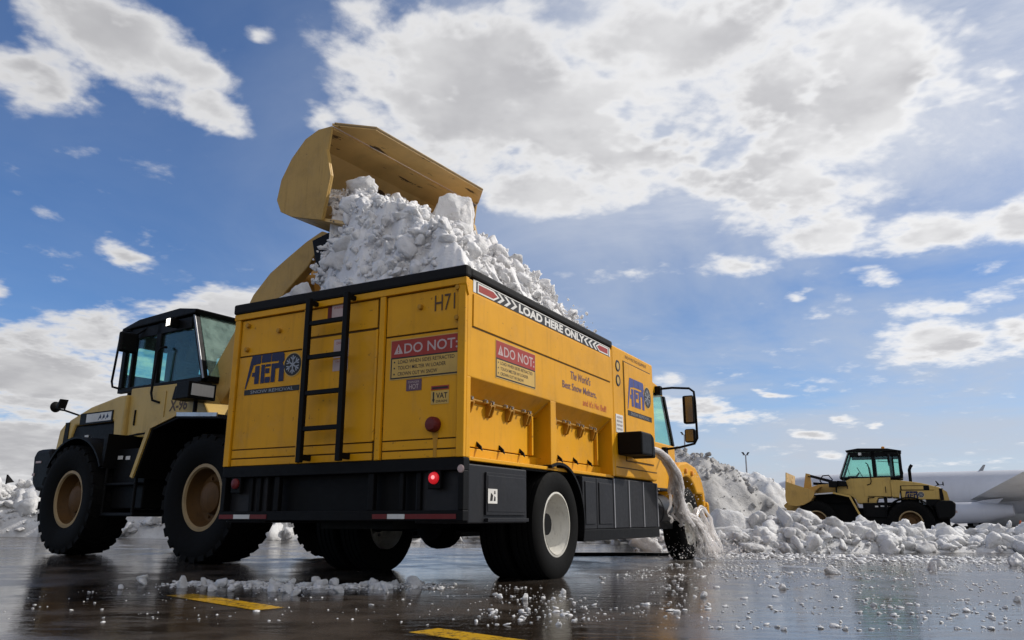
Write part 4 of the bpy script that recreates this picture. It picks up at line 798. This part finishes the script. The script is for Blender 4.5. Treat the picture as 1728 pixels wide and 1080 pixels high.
    mb = MB(); mb.prism(bp + inner[::-1], 'y', -bw + .03, bw - .03); bk = mb.build('bucket', 'scraped', root, smooth=25)
    for s_ in (-1, 1):
        lipz = bp[0]; mid = [( (bp[0][0]*(1-k) + bp[-2][0]*k) + .0, bp[0][1]*(1-k) + bp[-2][1]*k) for k in (.25, .55)]
        mid = [(mid[0][0] - .03, mid[0][1]), (mid[1][0] + .08, mid[1][1])] if up_ else mid
        mb = MB(); mb.prism(bp[:-1] + mid[::-1], 'y', s_*(bw - .03), s_*bw); mb.build('end_plate', 'tan2', bk, bevel=.006)
        if up_: mb = MB(); mb.prism([mid[0], mid[1], bp[-2], (bp[-2][0] - .10, bp[-2][1] + .03), (mid[1][0] - .14, mid[1][1]), (mid[0][0] - .05, mid[0][1])], 'y', s_*bw, s_*(bw + .02)); mb.build('wear_plate', 'tan2', bk, bevel=.004)
    tx, tz = bp[0]; gx, gz = (tx + .37, tz - .015) if up_ else (tx - .18, tz + .16)
    mb = MB(); y_a, y_b = -1.06, 1.02
    vs = [(tx, -bw, tz), (tx, bw, tz), (gx, y_b, gz), (gx, y_a, gz)]; vs2 = [(x + (0 if up_ else -.02), y, z + (.035 if up_ else .03)) for x, y, z in vs]
    mb.add(vs + vs2, [(0,1,2,3), (7,6,5,4), (0,4,5,1), (1,5,6,2), (2,6,7,3), (3,7,4,0)]); mb.build('spill_guard', 'scraped', bk, bevel=.004)
    if up_: mb = MB(); mb.tube([(tx + .02, -bw + .02, tz + .03), (gx, y_a, gz + .03), (gx, y_b, gz + .03), (tx + .02, bw - .02, tz + .03)], .016, 6); mb.build('worn_edge', 'rimlip', bk)
    return root
LN = Vector((-5.512, 12.160, 0.0))
near = loader('wheel_loader', 'tan wheel loader numbered X-96 tipping its raised bucket of snow into the yellow truck', LN, 124.5, 'dump', 'X-96', False)
FH = -64.0; fdir = Vector((math.sin(R(FH)), math.cos(R(FH)), 0)); fleft = Vector((-math.cos(R(FH)), math.sin(R(FH)), 0))
FR = Vector((13.70, 27.3, 0)) - fleft * 1.22
far = loader('wheel_loader', 'distant tan wheel loader with upright exhaust, digging its low bucket into the dirty snow heap', (FR.x, FR.y, -.20), FH, 'carry', '', True); far.scale = (.975, .975, .975)

# ================================================================== DRIVER
def loader_pt(x, y, z):
    return near.matrix_basis @ Vector((x, y, z))
def person():
    P_ = {}; E = []
    def v(n, co, r): P_[n] = (co, r)
    v('pel', (.62, 0, 2.52), .15); v('wai', (.60, 0, 2.70), .14); v('che', (.63, 0, 2.90), .165); v('nck', (.68, 0, 3.03), .06); v('hd0', (.715, 0, 3.09), .075); v('hd1', (.735, 0, 3.15), .098); v('hd2', (.73, 0, 3.21), .085)
    v('nos', (.835, 0, 3.125), .014)
    E = [('pel', 'wai'), ('wai', 'che'), ('che', 'nck'), ('nck', 'hd0'), ('hd0', 'hd1'), ('hd1', 'hd2'), ('hd1', 'nos')]
    for s_, n in ((-1, 'r'), (1, 'l')):
        v('sh' + n, (.65, s_*.19, 2.95), .075); v('el' + n, (.86, s_*.25, 2.74), .052); v('wr' + n, (1.26, s_*.20, 2.68), .036); v('ha' + n, (1.40, s_*.17, 2.70), .035)
        E += [('che', 'sh' + n), ('sh' + n, 'el' + n), ('el' + n, 'wr' + n), ('wr' + n, 'ha' + n)]
        for k in range(4): v('f%d%s' % (k, n), (1.46, s_*(.135 + .022*k), 2.715 - .006*k), .010); v('g%d%s' % (k, n), (1.485, s_*(.135 + .022*k), 2.67 - .004*k), .008); E += [('ha' + n, 'f%d%s' % (k, n)), ('f%d%s' % (k, n), 'g%d%s' % (k, n))]
        v('th' + n, (1.44, s_*.12, 2.67), .010); E.append(('ha' + n, 'th' + n))
        v('hi' + n, (.66, s_*.11, 2.50), .10); v('kn' + n, (1.12, s_*.16, 2.54), .068); v('an' + n, (1.38, s_*.15, 2.36), .045); v('to' + n, (1.52, s_*.16, 2.35), .038)
        E += [('pel', 'hi' + n), ('hi' + n, 'kn' + n), ('kn' + n, 'an' + n), ('an' + n, 'to' + n)]
    names = list(P_); idx = {n: i for i, n in enumerate(names)}
    me = bpy.data.meshes.new('person'); me.from_pydata([P_[n][0] for n in names], [(idx[a], idx[b_]) for a, b_ in E], []); me.materials.append(M['cloth'])
    o = link_mesh('person', me); sk = o.modifiers.new('skin', 'SKIN')
    if not me.skin_vertices: pass
    for n in names: me.skin_vertices[0].data[idx[n]].radius = (P_[n][1], P_[n][1])
    me.skin_vertices[0].data[idx['pel']].use_root = True
    sb = o.modifiers.new('sub', 'SUBSURF'); sb.levels = 2; sb.render_levels = 2
    o.matrix_world = near.matrix_basis.copy()
    tag(o, 'person in dark clothes and cap sitting at the wheel in the loader cab', 'person')
    mb = MB(); mb.lathe([(.104, .02), (.107, .05), (.09, .10), (.05, .125), (0, .13)], (.73, 0, 3.135), 'z', 20); mb.prism([(.80, -.07), (.80, .07), (.92, .05), (.93, 0), (.92, -.05)], 'z', 3.155, 3.165); mb.build('cap', 'cloth', o, smooth=50)
import bmesh
person_ok = True
def skin_layer_fix():
    pass
bpy.context.view_layer.update()
try: person()
except Exception as ex: print('PERSON FAIL', ex)

# ================================================================== FALLING SNOW
def tpt(u, v, z): return tuple(TM @ Vector((u, v, z)))
def rough_heap(u, v, z, e):
    lim = 2.53 + 1.7 * max(0, min(u - .06, v - .06)) + .05 * fnoise(u, v, 4, 3, 8.0)
    if u < 1.12: lim = min(lim, 2.53 + 2.6 * max(0, 2.58 - v + .10 * fnoise(u, v, 3, 3, 4.0)) + 2.2 * max(0, u - .9))
    z = min(z, lim) if u < 3.4 else z
    return max(2.50 + .06 * fnoise(u, v, 5, 3, 2.0), z + (.13 * fnoise(u, v, 1.9) + .09 * fnoise(u, v, 5.5, 6, 3.0)) * e * min(1, max(0.1, (z - 2.5) / .5)))
def heap(u, v):
    vv = min(max(v, 0), 2.5); k = vv / 2.45
    zm = 4.20 + .30 * min(max((u - 1.0) / 2.4, 0), 1)
    top = 2.62 + (zm - 2.62) * (k ** .80)
    ua = .02 + 1.00 * k ** 1.8; ub = 2.25 + 1.50 * k ** .8
    e0 = sstep(ua - .60 + .40 * k, ua + .45 - .25 * k, u); e1 = 1 - sstep(ub - .42, ub + .30, u)
    e = e0 * e1; z = 2.50 + (top - 2.50) * e
    return z, e
sc = Scatter(21)
nu, nv = 210, 140
U, V_ = np.meshgrid(np.linspace(.07, 4.4, nu), np.linspace(.07, 3.0, nv), indexing='ij'); X = np.zeros_like(U); Y = np.zeros_like(U); Z = np.zeros_like(U); DROP = np.zeros(U.shape, bool)
for i in range(nu):
    for j in range(nv):
        u, v = U[i, j], V_[i, j]; z, e = heap(u, v)
        if u > 3.1 and e < .05: z = 2.3; DROP[i, j] = True
        if v > 2.56 and (u < 1.16 or u > 3.85 or e < .3): z = 2.3; DROP[i, j] = True
        rag = .12 * fnoise(u * 3.1, v * 3.1, 1.2, 3, 9.0) * e
        z = rough_heap(u, v, z, e) if z > 2.35 else z
        X[i, j], Y[i, j], Z[i, j] = tpt(u + rag, v + rag * .6, z)
sc.grid(X, Y, Z, DROP)
rs = NP; cnt = 0
while cnt < 4600:
    u, v = rs.uniform(.1, 4.2), rs.uniform(.1, 2.9); z, e = heap(u, v)
    if e < .10 and rs.rand() < .70: continue
    if u > 3.05 and e < .12: continue
    if v > 2.45 and (u < 1.12 or u > 3.72): continue
    s_ = .008 + .042 * rs.rand() ** 3.4 + (.03 + .05 * rs.rand() if rs.rand() < .06 else 0)
    z = rough_heap(u, v, z, e)
    sc.put(tpt(u, v, z + rs.uniform(-.03, .06)), s_, PROTO2 if s_ > .034 else PROTO1); cnt += 1
for k in range(1500):                                           # loose crumbs flying off the front of the fall
    kk = rs.rand(); v = .05 + 2.3 * kk; ub = 2.25 + 1.50 * kk ** .8; u = ub + rs.uniform(-.2, .65) * rs.rand(); z, e = heap(min(u, ub - .1), v)
    sc.put(tpt(u, v, max(2.45, z + rs.normal() * .10 - .10)), .004 + .020 * rs.rand() ** 2.6, PROTO1)
for k in range(520):                                           # clods hanging under and dropping from the bucket edge, ragged left side of the fall
    t_ = rs.rand(); z0 = 4.0 - 1.5 * t_; u = 1.12 - .25 * t_ + .12 * math.sin(t_ * 9) + abs(rs.normal()) * .10; v = 2.42 + rs.normal() * .09
    sc.put(tpt(u, v, z0 + rs.normal() * .05), .012 + .05 * rs.rand() ** 2.5, PROTO2 if rs.rand() < .4 else PROTO1)
o = sc.build('falling_snow', 'snow')
tag(o, 'mass of broken snow sliding from the tilted bucket down into the truck hopper', 'snow', kind='stuff')
# bigger blocks in the fall
def snow_block(pos, size, i, rot, label, mat='snow', name='snow_block', cat='snow block', group=None, sq=1.0, nm=None):
    ob = bpy.data.objects.new(name, chunk_mesh(i, mat)); COL.objects.link(ob); ob.location = pos; ob.rotation_euler = rot; ob.scale = (size, size, size * sq)
    return tag(ob, label, cat, group)
mb = MB()
bl = [(-.30, -.20, -.26), (.26, -.30, -.30), (.36, .20, -.2), (-.20, .30, -.24), (-.33, -.18, .08), (-.20, -.24, .21), (.10, -.30, .28), (.30, -.12, .20), (.24, .2, .26), (-.16, .24, .18), (.02, .02, .34), (.40, -.05, -.04), (-.05, -.36, -.06)]
bm = bmesh.new(); [bm.verts.new(p) for p in bl]; bmesh.ops.convex_hull(bm, input=bm.verts); bmesh.ops.subdivide_edges(bm, edges=bm.edges[:], cuts=7, use_grid_fill=True); bmesh.ops.triangulate(bm, faces=bm.faces[:])
for vv in bm.verts: vv.co += vv.co.normalized() * (.030 * mnoise.fractal(vv.co * 4.0, .9, 2.0, 4) + .018 * mnoise.fractal(vv.co * 13.0, .9, 2.0, 3))
me = bpy.data.meshes.new('snow_block'); bm.to_mesh(me); bm.free(); me.materials.append(M['snow'])
me.polygons.foreach_set('use_smooth', [True] * len(me.polygons)); me.set_sharp_from_angle(angle=R(28))
o = link_mesh('snow_block', me); o.location = tpt(2.58, 1.88, 4.27); o.rotation_euler = (.05, .30, .55); o.scale = (.84, .84, .84)
tag(o, 'largest flat faced block of snow near the right end of the bucket mouth', 'snow block', 'big snow blocks in the falling load')
for (u, v, dz, s_, i, lb) in ((1.35, 2.35, .10, .17, 1, 'lumpy snow block at the upper left corner of the load'), (.62, 1.95, .08, .15, 2, 'grey snow block low on the left, just above the black hopper rim'), (1.05, 1.45, .05, .13, 3, 'pointed snow block halfway down the left face of the load'),
     (1.85, .55, .05, .12, 4, 'rounded grey snow block near the lower right end of the load'), (3.25, 2.1, .06, .14, 5, 'cream snow block at the far corner of the bucket mouth'), (1.9, 1.35, .05, .13, 6, 'square snow block in the middle of the falling load'), (.22, 2.05, .08, .14, 7, 'snow block resting on the hopper rim beside the lift arm')):
    z, e = heap(u, v); snow_block(tpt(u, v, z + dz), s_, i, (u * 3, v * 2, u + v), lb, group='big snow blocks in the falling load')

# ================================================================== MELTWATER
rs = np.random.RandomState(31); wm = MB()
def strand(path, r, spread, k):
    pts = [Vector(p) for p in path]; out = []; rr = []; off = Vector(rs.normal(size=3)) * spread; off.z *= .6; n = 26
    for i in range(n):
        t_ = i / (n - 1) * (len(pts) - 1); a = min(int(t_), len(pts) - 2); f = t_ - a
        p0, p1, p2, p3 = pts[max(a-1, 0)], pts[a], pts[a+1], pts[min(a+2, len(pts)-1)]
        p = .5 * ((2*p1) + (p2-p0)*f + (2*p0-5*p1+4*p2-p3)*f*f + (3*p1-p0-3*p2+p3)*f**3)
        g = i / (n - 1); w_ = Vector((mnoise.noise((g*5, k, 0)), mnoise.noise((g*5, k, 7)), mnoise.noise((g*5, k, 3)))) * spread * 1.3
        out.append(tpt(*(p + off * (.25 + .75 * g) + w_ * g))); rr.append(max(.003, .78 * r * (.9 + .6 * mnoise.noise((g*9, k*2.3, 1))) * (.15 if i in (0, n-1) else 1)))
    wm.tube(out, rr, 9)
for k in range(26): strand([(3.70, -.17, 1.36), (4.1, -.20, 1.33), (4.5, -.21, 1.22), (4.85, -.20, 1.02), (5.02, -.14, .86)], .034, .035, k)
for k in range(34): strand([(4.80, -.18, 1.06), (5.05, -.14, .86), (5.25, -.10, .66), (5.50, -.08, .52)], .026, .062, 20 + k)
for k in range(34): strand([(5.10, -.13, .82), (5.45, -.10, .60), (5.85, -.09, .52), (6.10, -.12, .38), (6.22, -.16, .18), (6.28, -.22, .02)], .020, .075, 50 + k)
for k in range(14): strand([(5.95, -.08, .50), (6.25, -.07, .66), (6.52, -.09, .55), (6.60, -.14, .28), (6.62, -.2, .03)], .018, .060, 80 + k)
sc = Scatter(5); sc.V.append(np.array(wm.v)); tri = []
for f in wm.f:
    for q in range(1, len(f) - 1): tri.append((f[0], f[q], f[q+1]))
sc.F.append(np.array(tri)); sc.n = len(wm.v)
for k in range(450):
    a = rs.rand(); u = 4.8 + 1.6 * a + rs.normal() * .08; z = max(.02, 1.0 - 1.0 * a + rs.normal() * .12); sc.put(tpt(u, -.20 + rs.normal() * .12, z), .002 + .009 * rs.rand() ** 3, PROTO1)
for k in range(1500): sc.put(tpt(6.2 + rs.normal() * .45, -.28 + rs.normal() * .30, abs(rs.normal()) * .13 + .01), .002 + .008 * rs.rand() ** 3, PROTO1)
o = sc.build('meltwater', 'water'); tag(o, 'foaming meltwater gushing from the black side spout past the fuel tank onto the front wheel', 'water', kind='stuff')

# ================================================================== SNOW BANKS
def bank(name, x0, x1, nx, yfun, wfun, hfun, ny, seed, mat, label, cat, n_chunk, smin, smax, kind='stuff'):
    sc = Scatter(seed); rs = sc.rs; X = np.zeros((nx, ny)); Y = X.copy(); Z = X.copy()
    def surf(x, t_):
        y = yfun(x) + (t_ - .5) * wfun(x); pr = max(0, 1 - (2 * t_ - 1) ** 2) ** .55
        h = hfun(x) * pr * (1 + .55 * fnoise(x, y, .55, 4, seed)) + .20 * pr * fnoise(x, y, 1.5, 5, seed + 2) + .07 * pr * fnoise(x, y, 4.5, 3, seed + 5)
        return y, max(-.02, h)
    for i in range(nx):
        x = x0 + (x1 - x0) * i / (nx - 1)
        for j in range(ny):
            y, z = surf(x, j / (ny - 1)); X[i, j], Y[i, j], Z[i, j] = x, y, z - .03
    sc.grid(X, Y, Z)
    for k in range(n_chunk):
        x = rs.uniform(x0, x1); t_ = np.clip(rs.beta(1.3, 1.6), 0, 1) if rs.rand() < .75 else rs.uniform(.0, .22); y, z = surf(x, t_); s_ = smin + (smax - smin) * rs.rand() ** 4.5
        sc.put((x, y, z + s_ * .15), s_, PROTO2 if s_ > smin * 2.2 else PROTO1, .85)
    return tag(sc.build(name, mat), label, cat, kind=kind)
bank('snow_windrow', 2.2, 26, 230, lambda x: 16.3 + .10 * (x - 3) + .5 * math.sin(x * .9), lambda x: 4.4 + .6 * math.sin(x * .7 + 1), lambda x: .36 - .12 * sstep(6, 10, x) + .05 * math.sin(x * 1.3), 60, 3, 'snowbank', 'long low ridge of broken white snow lying in front of the far loader', 'snow ridge', 6500, .022, .22)
bank('snow_windrow', -24, 2.6, 260, lambda x: 22 - .03 * x + .6 * math.sin(x * .5), lambda x: 6.5 + .8 * math.sin(x * .6), lambda x: 1.15 * sstep(-3, -9, x) + .34 + .1 * math.sin(x * 1.1), 44, 9, 'snowbank', 'tumbled bank of white snow behind the near loader at the left edge', 'snow bank', 5200, .03, .32)
# the big dirty heap
def heap_mesh(name, cx, cy, rx, ry, h, seed, mat, label, n_chunk):
    sc = Scatter(seed); rs = sc.rs; n = 96; X = np.zeros((n, n)); Y = X.copy(); Z = X.copy()
    def hz_(x, y):
        r = math.hypot(x / rx, y / ry); wv_ = .20 * fnoise(x + cx, y + cy, .5, 3, seed)
        pr = max(0, 1 - max(0, r + wv_) ** 1.35); return h * pr ** .75 * (1 + .05 * fnoise(x, y, 2, 4, seed)) + .10 * fnoise(x, y, 1.9, 5, seed + 4) * min(1, pr * 4)
    for i in range(n):
        for j in range(n):
            x = -rx * 1.15 + 2.3 * rx * i / (n - 1); y = -ry * 1.15 + 2.3 * ry * j / (n - 1); X[i, j], Y[i, j], Z[i, j] = cx + x, cy + y, hz_(x, y) - .04
    sc.grid(X, Y, Z)
    for k in range(n_chunk):
        x, y = rs.normal() * rx * .5, rs.normal() * ry * .5; z = hz_(x, y)
        if z > .05: s_ = .015 + .10 * rs.rand() ** 5; sc.put((cx + x, cy + y, z), s_, PROTO2 if s_ > .07 else PROTO1)
    return tag(sc.build(name, mat), label, 'snow pile')
heap_mesh('snow_pile', 5.35, 24.5, 3.2, 3.0, 2.75, 12, 'dirtysnow', 'tall dirty grey heap of old snow in front of the far loader bucket', 900)
heap_mesh('snow_pile', 9.6, 33.5, 3.4, 2.6, 2.6, 15, 'snowbank', 'cleaner white snow heap peeking out behind the dirty grey heap', 300)
# boulders of snow one can pick out
for (x, y, s_, i, lb) in ((3.75, 14.9, .40, 0, 'large rounded snow boulder beside the truck front wheel, nearest of the ridge'), (4.25, 16.0, .52, 1, 'broad grey snow boulder at the left end of the ridge below the dirty heap'), (5.1, 16.2, .30, 2, 'squat snow boulder right of the broad grey one'),
     (5.2, 14.7, .34, 3, 'lumpy snow boulder in the front of the ridge, left of the far loader front wheel'), (9.9, 17.0, .42, 4, 'smooth domed snow boulder below the far loader rear wheel'), (10.6, 18.4, .34, 5, 'pale snow boulder just behind the smooth domed one'), (13.5, 18.6, .24, 6, 'angular snow boulder towards the right edge near the aircraft gear'), (8.0, 16.2, .28, 7, 'small snow boulder in the middle of the ridge'),
     (-14.0, 18.9, .40, 2, 'snow boulder at the foot of the left bank by the picture edge')):
    snow_block((x, y, s_ * .42), s_, i, (s_ * 2, i * .7, i * 1.3), lb, 'snowbank', 'snow_boulder', 'snow boulder', 'snow boulders along the ridges', .85)

# ================================================================== ICE ON THE GROUND
sc = Scatter(77); rs = np.random.RandomState(8)
def crumb(x, y, s_): sc.put((x, y, s_ * .18), s_ * rs.uniform(.7, 1.3), PROTO1, .5)
k = 0
while k < 6500:
    y = 4.2 + 9.5 * rs.rand() ** 1.1; x = rs.uniform(-.2, .80 * y + .6)
    den = .30 + .9 * sstep(6, 11.5, y); den *= sstep(-.25, .35, fnoise(x, y, .9, 4, 6.0)) * .9 + .1
    u_ = (Vector((x, y, 0)) - T_LOC).dot(Vector((math.sin(R(28.565)), math.cos(R(28.565)), 0))); v_ = (Vector((x, y, 0)) - T_LOC).dot(Vector((-math.cos(R(28.565)), math.sin(R(28.565)), 0)))
    if u_ > .9 and v_ > -.15: continue
    if rs.rand() > den: continue
    crumb(x, y, .0035 + .017 * rs.rand() ** 3.2); k += 1
for k in range(3200):
    x = rs.uniform(3.0, 11); y = 12.2 + .10 * x + rs.normal() * .55 - sstep(3, 9, x) * 1.6; crumb(x, y, .008 + .05 * rs.rand() ** 4)
for k in range(1300):
    t_ = rs.rand(); x = -2.7 + 2.1 * t_ + rs.normal() * .10; y = 6.55 + rs.normal() * .13 + .1 * math.sin(t_ * 9); crumb(x, y, .005 + .024 * rs.rand() ** 2.6)
for k in range(220):
    x = rs.uniform(-3.2, .4); y = rs.uniform(4.2, 6.6)
    crumb(x, y, .003 + .010 * rs.rand() ** 3)
tag(sc.build('ice_crumbs', 'ice'), 'scattered crumbs of wet ice and snow on the flooded pavement', 'ice crumbs', kind='stuff')
spots = []
for k in range(34): spots.append((-2.55 + 1.8 * rs.rand(), 6.55 + rs.normal() * .12, .020 + .034 * rs.rand() ** 1.6))
for a in ((-3.1, 6.9, .045), (-2.95, 6.55, .05), (-2.2, 6.05, .035), (-2.05, 6.0, .03), (-1.75, 6.05, .05), (-1.62, 5.95, .035), (-1.5, 5.75, .03), (-2.9, 6.1, .025), (-1.25, 6.0, .035), (-.9, 6.0, .03), (.1, 5.6, .028), (.4, 6.1, .03), (1.4, 5.9, .026), (2.2, 6.6, .03), (1.0, 4.9, .02), (2.4, 5.4, .024), (3.4, 8.6, .06), (4.9, 9.4, .09), (2.2, 9.4, .07), (3.6, 5.8, .025), (5.4, 10.2, .08), (6.6, 10.6, .10), (7.4, 11.2, .11), (6.0, 9.4, .06)): spots.append(a)
for k, (x, y, s_) in enumerate(spots):
    left = y < 7 and x < -.6
    snow_block((x, y, s_ * .45), s_, k % 8, (k * .7, k * 1.9, k * .4), 'grey lump of wet ice lying behind the truck near the yellow dashes' if left else 'pale lump of wet ice on the open pavement right of the truck', 'ice', 'ice_chunk', 'ice lump', 'ice lumps behind the truck' if left else 'ice lumps on the open pavement', .75)

# ================================================================== AIRCRAFT
ac = empty('airliner', 'pale grey jet airliner parked beyond the snow, its low wing sweeping towards the right', 'airplane', (28.9, 45.5, 0), R(-38))
mb = MB(); Rf = 1.36; zc_ = 2.10; prof = [(-15.2, .02, -.35), (-15.0, .30, -.33), (-14.5, .62, -.25), (-13.6, .98, -.12), (-12.4, 1.24, -.03), (-11, 1.36, 0), (12, 1.36, 0), (15, 1.15, .15), (18, .75, .45), (20.5, .25, .75)]
vs = []; fs = []; n = 36
for (x, r, dz) in prof:
    for k in range(n): a = 2 * math.pi * k / n; vs.append((x, r * math.cos(a), zc_ + dz + r * 1.04 * math.sin(a)))
for i in range(len(prof) - 1):
    for k in range(n): j = (k + 1) % n; fs.append((i*n+k, (i+1)*n+k, (i+1)*n+j, i*n+j))
mb.add(vs, fs); mb.build('fuselage', 'plane', ac, smooth=60)
for k in range(20):
    x = .3 + k * .62
    for s_ in (-1,):
        mb = MB(); zz = zc_ + .42; yy = -math.sqrt(max(0, Rf**2 - (.42/1.04)**2)); mb.T = frame((x, yy - .012, zz), (1, 0, 0), (0, .28, .96)); poly(mb, [(px * .8, py) for px, py in circle(0, 0, .15, 14)], 0, 0); mb.build('cabin_window', 'ink', ac)
def wing(s_):
    mb = MB(); st = [(0, 1.0, 2.4, 1.80, 3.8, .36), (1, 3.2, 3.2, 2.02, 2.6, .26), (2, 11.2, 6.1, 2.80, 1.0, .10)]; vs = []
    for (_, y, xle, z, ch_, th) in st:
        for (cx, cz) in ((0, 0), (.12, .5), (.4, .62), (1, .05), (.6, -.30), (.2, -.42)): vs.append((xle - 4.5 + cx * ch_, s_ * y, z + cz * th))
    fs = []
    for i in range(2):
        for k in range(6): j = (k + 1) % 6; fs.append((i*6+k, i*6+j, (i+1)*6+j, (i+1)*6+k) if s_ < 0 else (i*6+k, (i+1)*6+k, (i+1)*6+j, i*6+j))
    fs.append(tuple(range(12, 18))); mb.add(vs, fs); wg = mb.build('wing', 'planewing', ac, smooth=50)
    mb = MB(); mb.prism([(1.7, 2.75), (2.8, 2.75), (3.5, 3.95), (3.1, 3.95)], 'y', s_ * 11.15, s_ * 11.25); mb.build('winglet', 'plane', wg)
    for y in (3.9, 6.4): mb = MB(); mb.tube([(.1 + y * .30, s_*y, 1.62 + y*.04), (1.0 + y*.30, s_*y, 1.55 + y*.05), (2.3 + y*.30, s_*y, 1.66 + y*.055)], [.06, .20, .04], 10); mb.build('flap_fairing', 'plane', wg, smooth=50)
wing(-1); wing(1)
mb = MB(); mb.tube([(-3.4, 0, 1.42), (-1.5, 0, 1.30), (2.4, 0, 1.30), (4.2, 0, 1.5)], [.5, .95, .95, .4], 20); mb.build('wing_fairing', 'planewing', ac, smooth=60)
for s_ in (-1, 1):
    mb = MB(); mb.tube([(-2.9, s_*2.9, 1.05), (-2.7, s_*2.9, 1.05), (-1.2, s_*2.9, 1.10), (.2, s_*2.9, 1.2)], [.50, .58, .56, .30], 20); mb.prism([(-2.2, 1.45), (-.6, 1.45), (-.2, 1.85), (-1.2, 1.75)], 'y', s_*2.8, s_*3.0); mb.build('engine', 'plane', ac, smooth=50)
    mb = MB(); mb.tube([(-1.8, s_*1.75, .45), (-1.8, s_*1.6, 1.6)], .10, 10); lg = mb.build('landing_gear', 'black', ac)
    for y in (-.22, .22): mb = MB(); mb.lathe([(.14, -.12), (.34, -.14), (.42, -.09), (.44, 0), (.42, .09), (.34, .14), (.14, .12)], (-1.8, s_*1.75 + y, .44), 'y', 24); mb.prism(circle(-1.8, .44, .15, 16), 'y', s_*1.75 + y - .10, s_*1.75 + y + .10, 1); mb.build('wheel', ['tyre', 'grey'], lg, smooth=40)
mb = MB(); mb.tube([(-12.2, 0, .35), (-12.2, 0, 1.2)], .07, 10); ng = mb.build('nose_gear', 'black', ac)
for y in (-.16, .16): mb = MB(); mb.lathe([(.1, -.08), (.26, -.1), (.32, 0), (.26, .1), (.1, .08)], (-12.2, y, .32), 'y', 20); mb.build('wheel', 'tyre', ng, smooth=40)
mb = MB(); mb.tube([(1.6, 0, 3.42), (2.1, 0, 3.58), (3.2, 0, 3.68), (4.2, 0, 3.58), (4.8, 0, 3.42)], [.04, .26, .34, .26, .04], 14); mb.build('antenna_dome', 'plane', ac, smooth=60)
mb = MB(); mb.prism([(-1.6, 3.48), (-1.35, 3.48), (-1.18, 3.85), (-1.30, 3.85)], 'y', -.03, .03); mb.build('blade_antenna', 'grey', ac)
mb = MB(); mb.prism([(13.0, 3.25), (17.6, 3.6), (19.9, 8.6), (17.7, 8.6)], 'y', -.16, .16); mb.build('tail_fin', 'plane', ac, bevel=.06)
mb = MB(); mb.prism([(17.5, -3.9), (18.6, -3.9), (19.4, -.3), (19.4, .3), (18.6, 3.9), (17.5, 3.9), (16.4, .3), (16.4, -.3)], 'z', 8.45, 8.58); mb.build('tailplane', 'plane', ac, bevel=.03)

# ================================================================== MASTS, POSTS, CONES, BITS
def mast(x, y, h, label):
    o = empty('light_mast', label, 'light mast', (x, y, 0), 0, 'lighting masts beyond the snow')
    mb = MB(); mb.tube([(0, 0, 0), (0, 0, h)], [.20, .11], 10); mb.build('pole', 'grey', o, smooth=40)
    mb = MB(); mb.box(-.5, .5, -.05, .05, h - .05, h + .05); mb.build('crossarm', 'grey', o)
    for a in (-.42, .42): mb = MB(); mb.prism([(a * .6 - .10, h + .05), (a * .6 + .10, h + .05), (a * 1.3 + .16, h + .5), (a * 1.3 - .16, h + .5)], 'y', -.16, .2); mb.build('floodlight', 'skirt', o)
mast(42.0, 140, 11.9, 'thin grey lighting mast standing above the white snow heap, right of the truck mirror')
mast(31.2, 140, 15.4, 'thin grey lighting mast seen inside the truck mirror frame')
o = empty('marker_post', 'small dark marker post with a pennant on top of the left snow bank', 'marker post', (-15.3, 24.0, 1.2))
mb = MB(); mb.tube([(0, 0, -.9), (0, 0, .50)], .022, 8); mb.build('pole', 'black', o); mb = MB(); mb.prism([(.02, .24), (.02, .50), (.24, .28)], 'y', -.008, .008); mb.build('pennant', 'ink', o)
mb = MB(); mb.tube([(.95, 12.42, .02), (1.7, 12.58, .02), (2.5, 12.70, .02)], .02, 8); tag(mb.build('line', 'blackrough'), 'thin black hose lying on the wet pavement under the truck', 'line')  # thin dark tube laid along the ground
mb = MB(); mb.tube([(8.70, 13.9, .10), (7.4, 11.6, .035)], .026, 8); tag(mb.build('rod', 'black'), 'dark straight rod lying on the pavement at the right edge', 'rod')
for k, (x, y, lb) in enumerate(((24.6, 38.5, 'orange safety cone left of its twin, under the airliner'), (25.4, 38.9, 'orange safety cone right of its twin, under the airliner'))):
    o = empty('traffic_cone', lb, 'traffic cone', (x, y, 0), 0, 'cones beside the airliner')
    mb = MB(); mb.lathe([(.16, .04), (.03, .66), (0, .67)], (0, 0, 0), 'z', 16); mb.build('cone_body', 'conered', o, smooth=40); mb = MB(); mb.box(-.2, .2, -.2, .2, 0, .04); mb.build('base', 'black', o)
mb = MB(); 
o = empty('tow_bar', 'long dark low tow bar lying behind the orange cones under the airliner', 'tow bar', (26.5, 43.0, 0))
mb.box(-3.2, 6, -.09, .09, .20, .36); mb.build('bar', 'black', o)
for x in (-2.6, 2.2, 5.4): mb = MB(); mb.lathe([(0, -.08), (.2, -.09), (.24, 0), (.2, .09), (0, .08)], (x, -.14, .24), 'y', 16); mb.build('wheel', 'tyre', o, smooth=40)
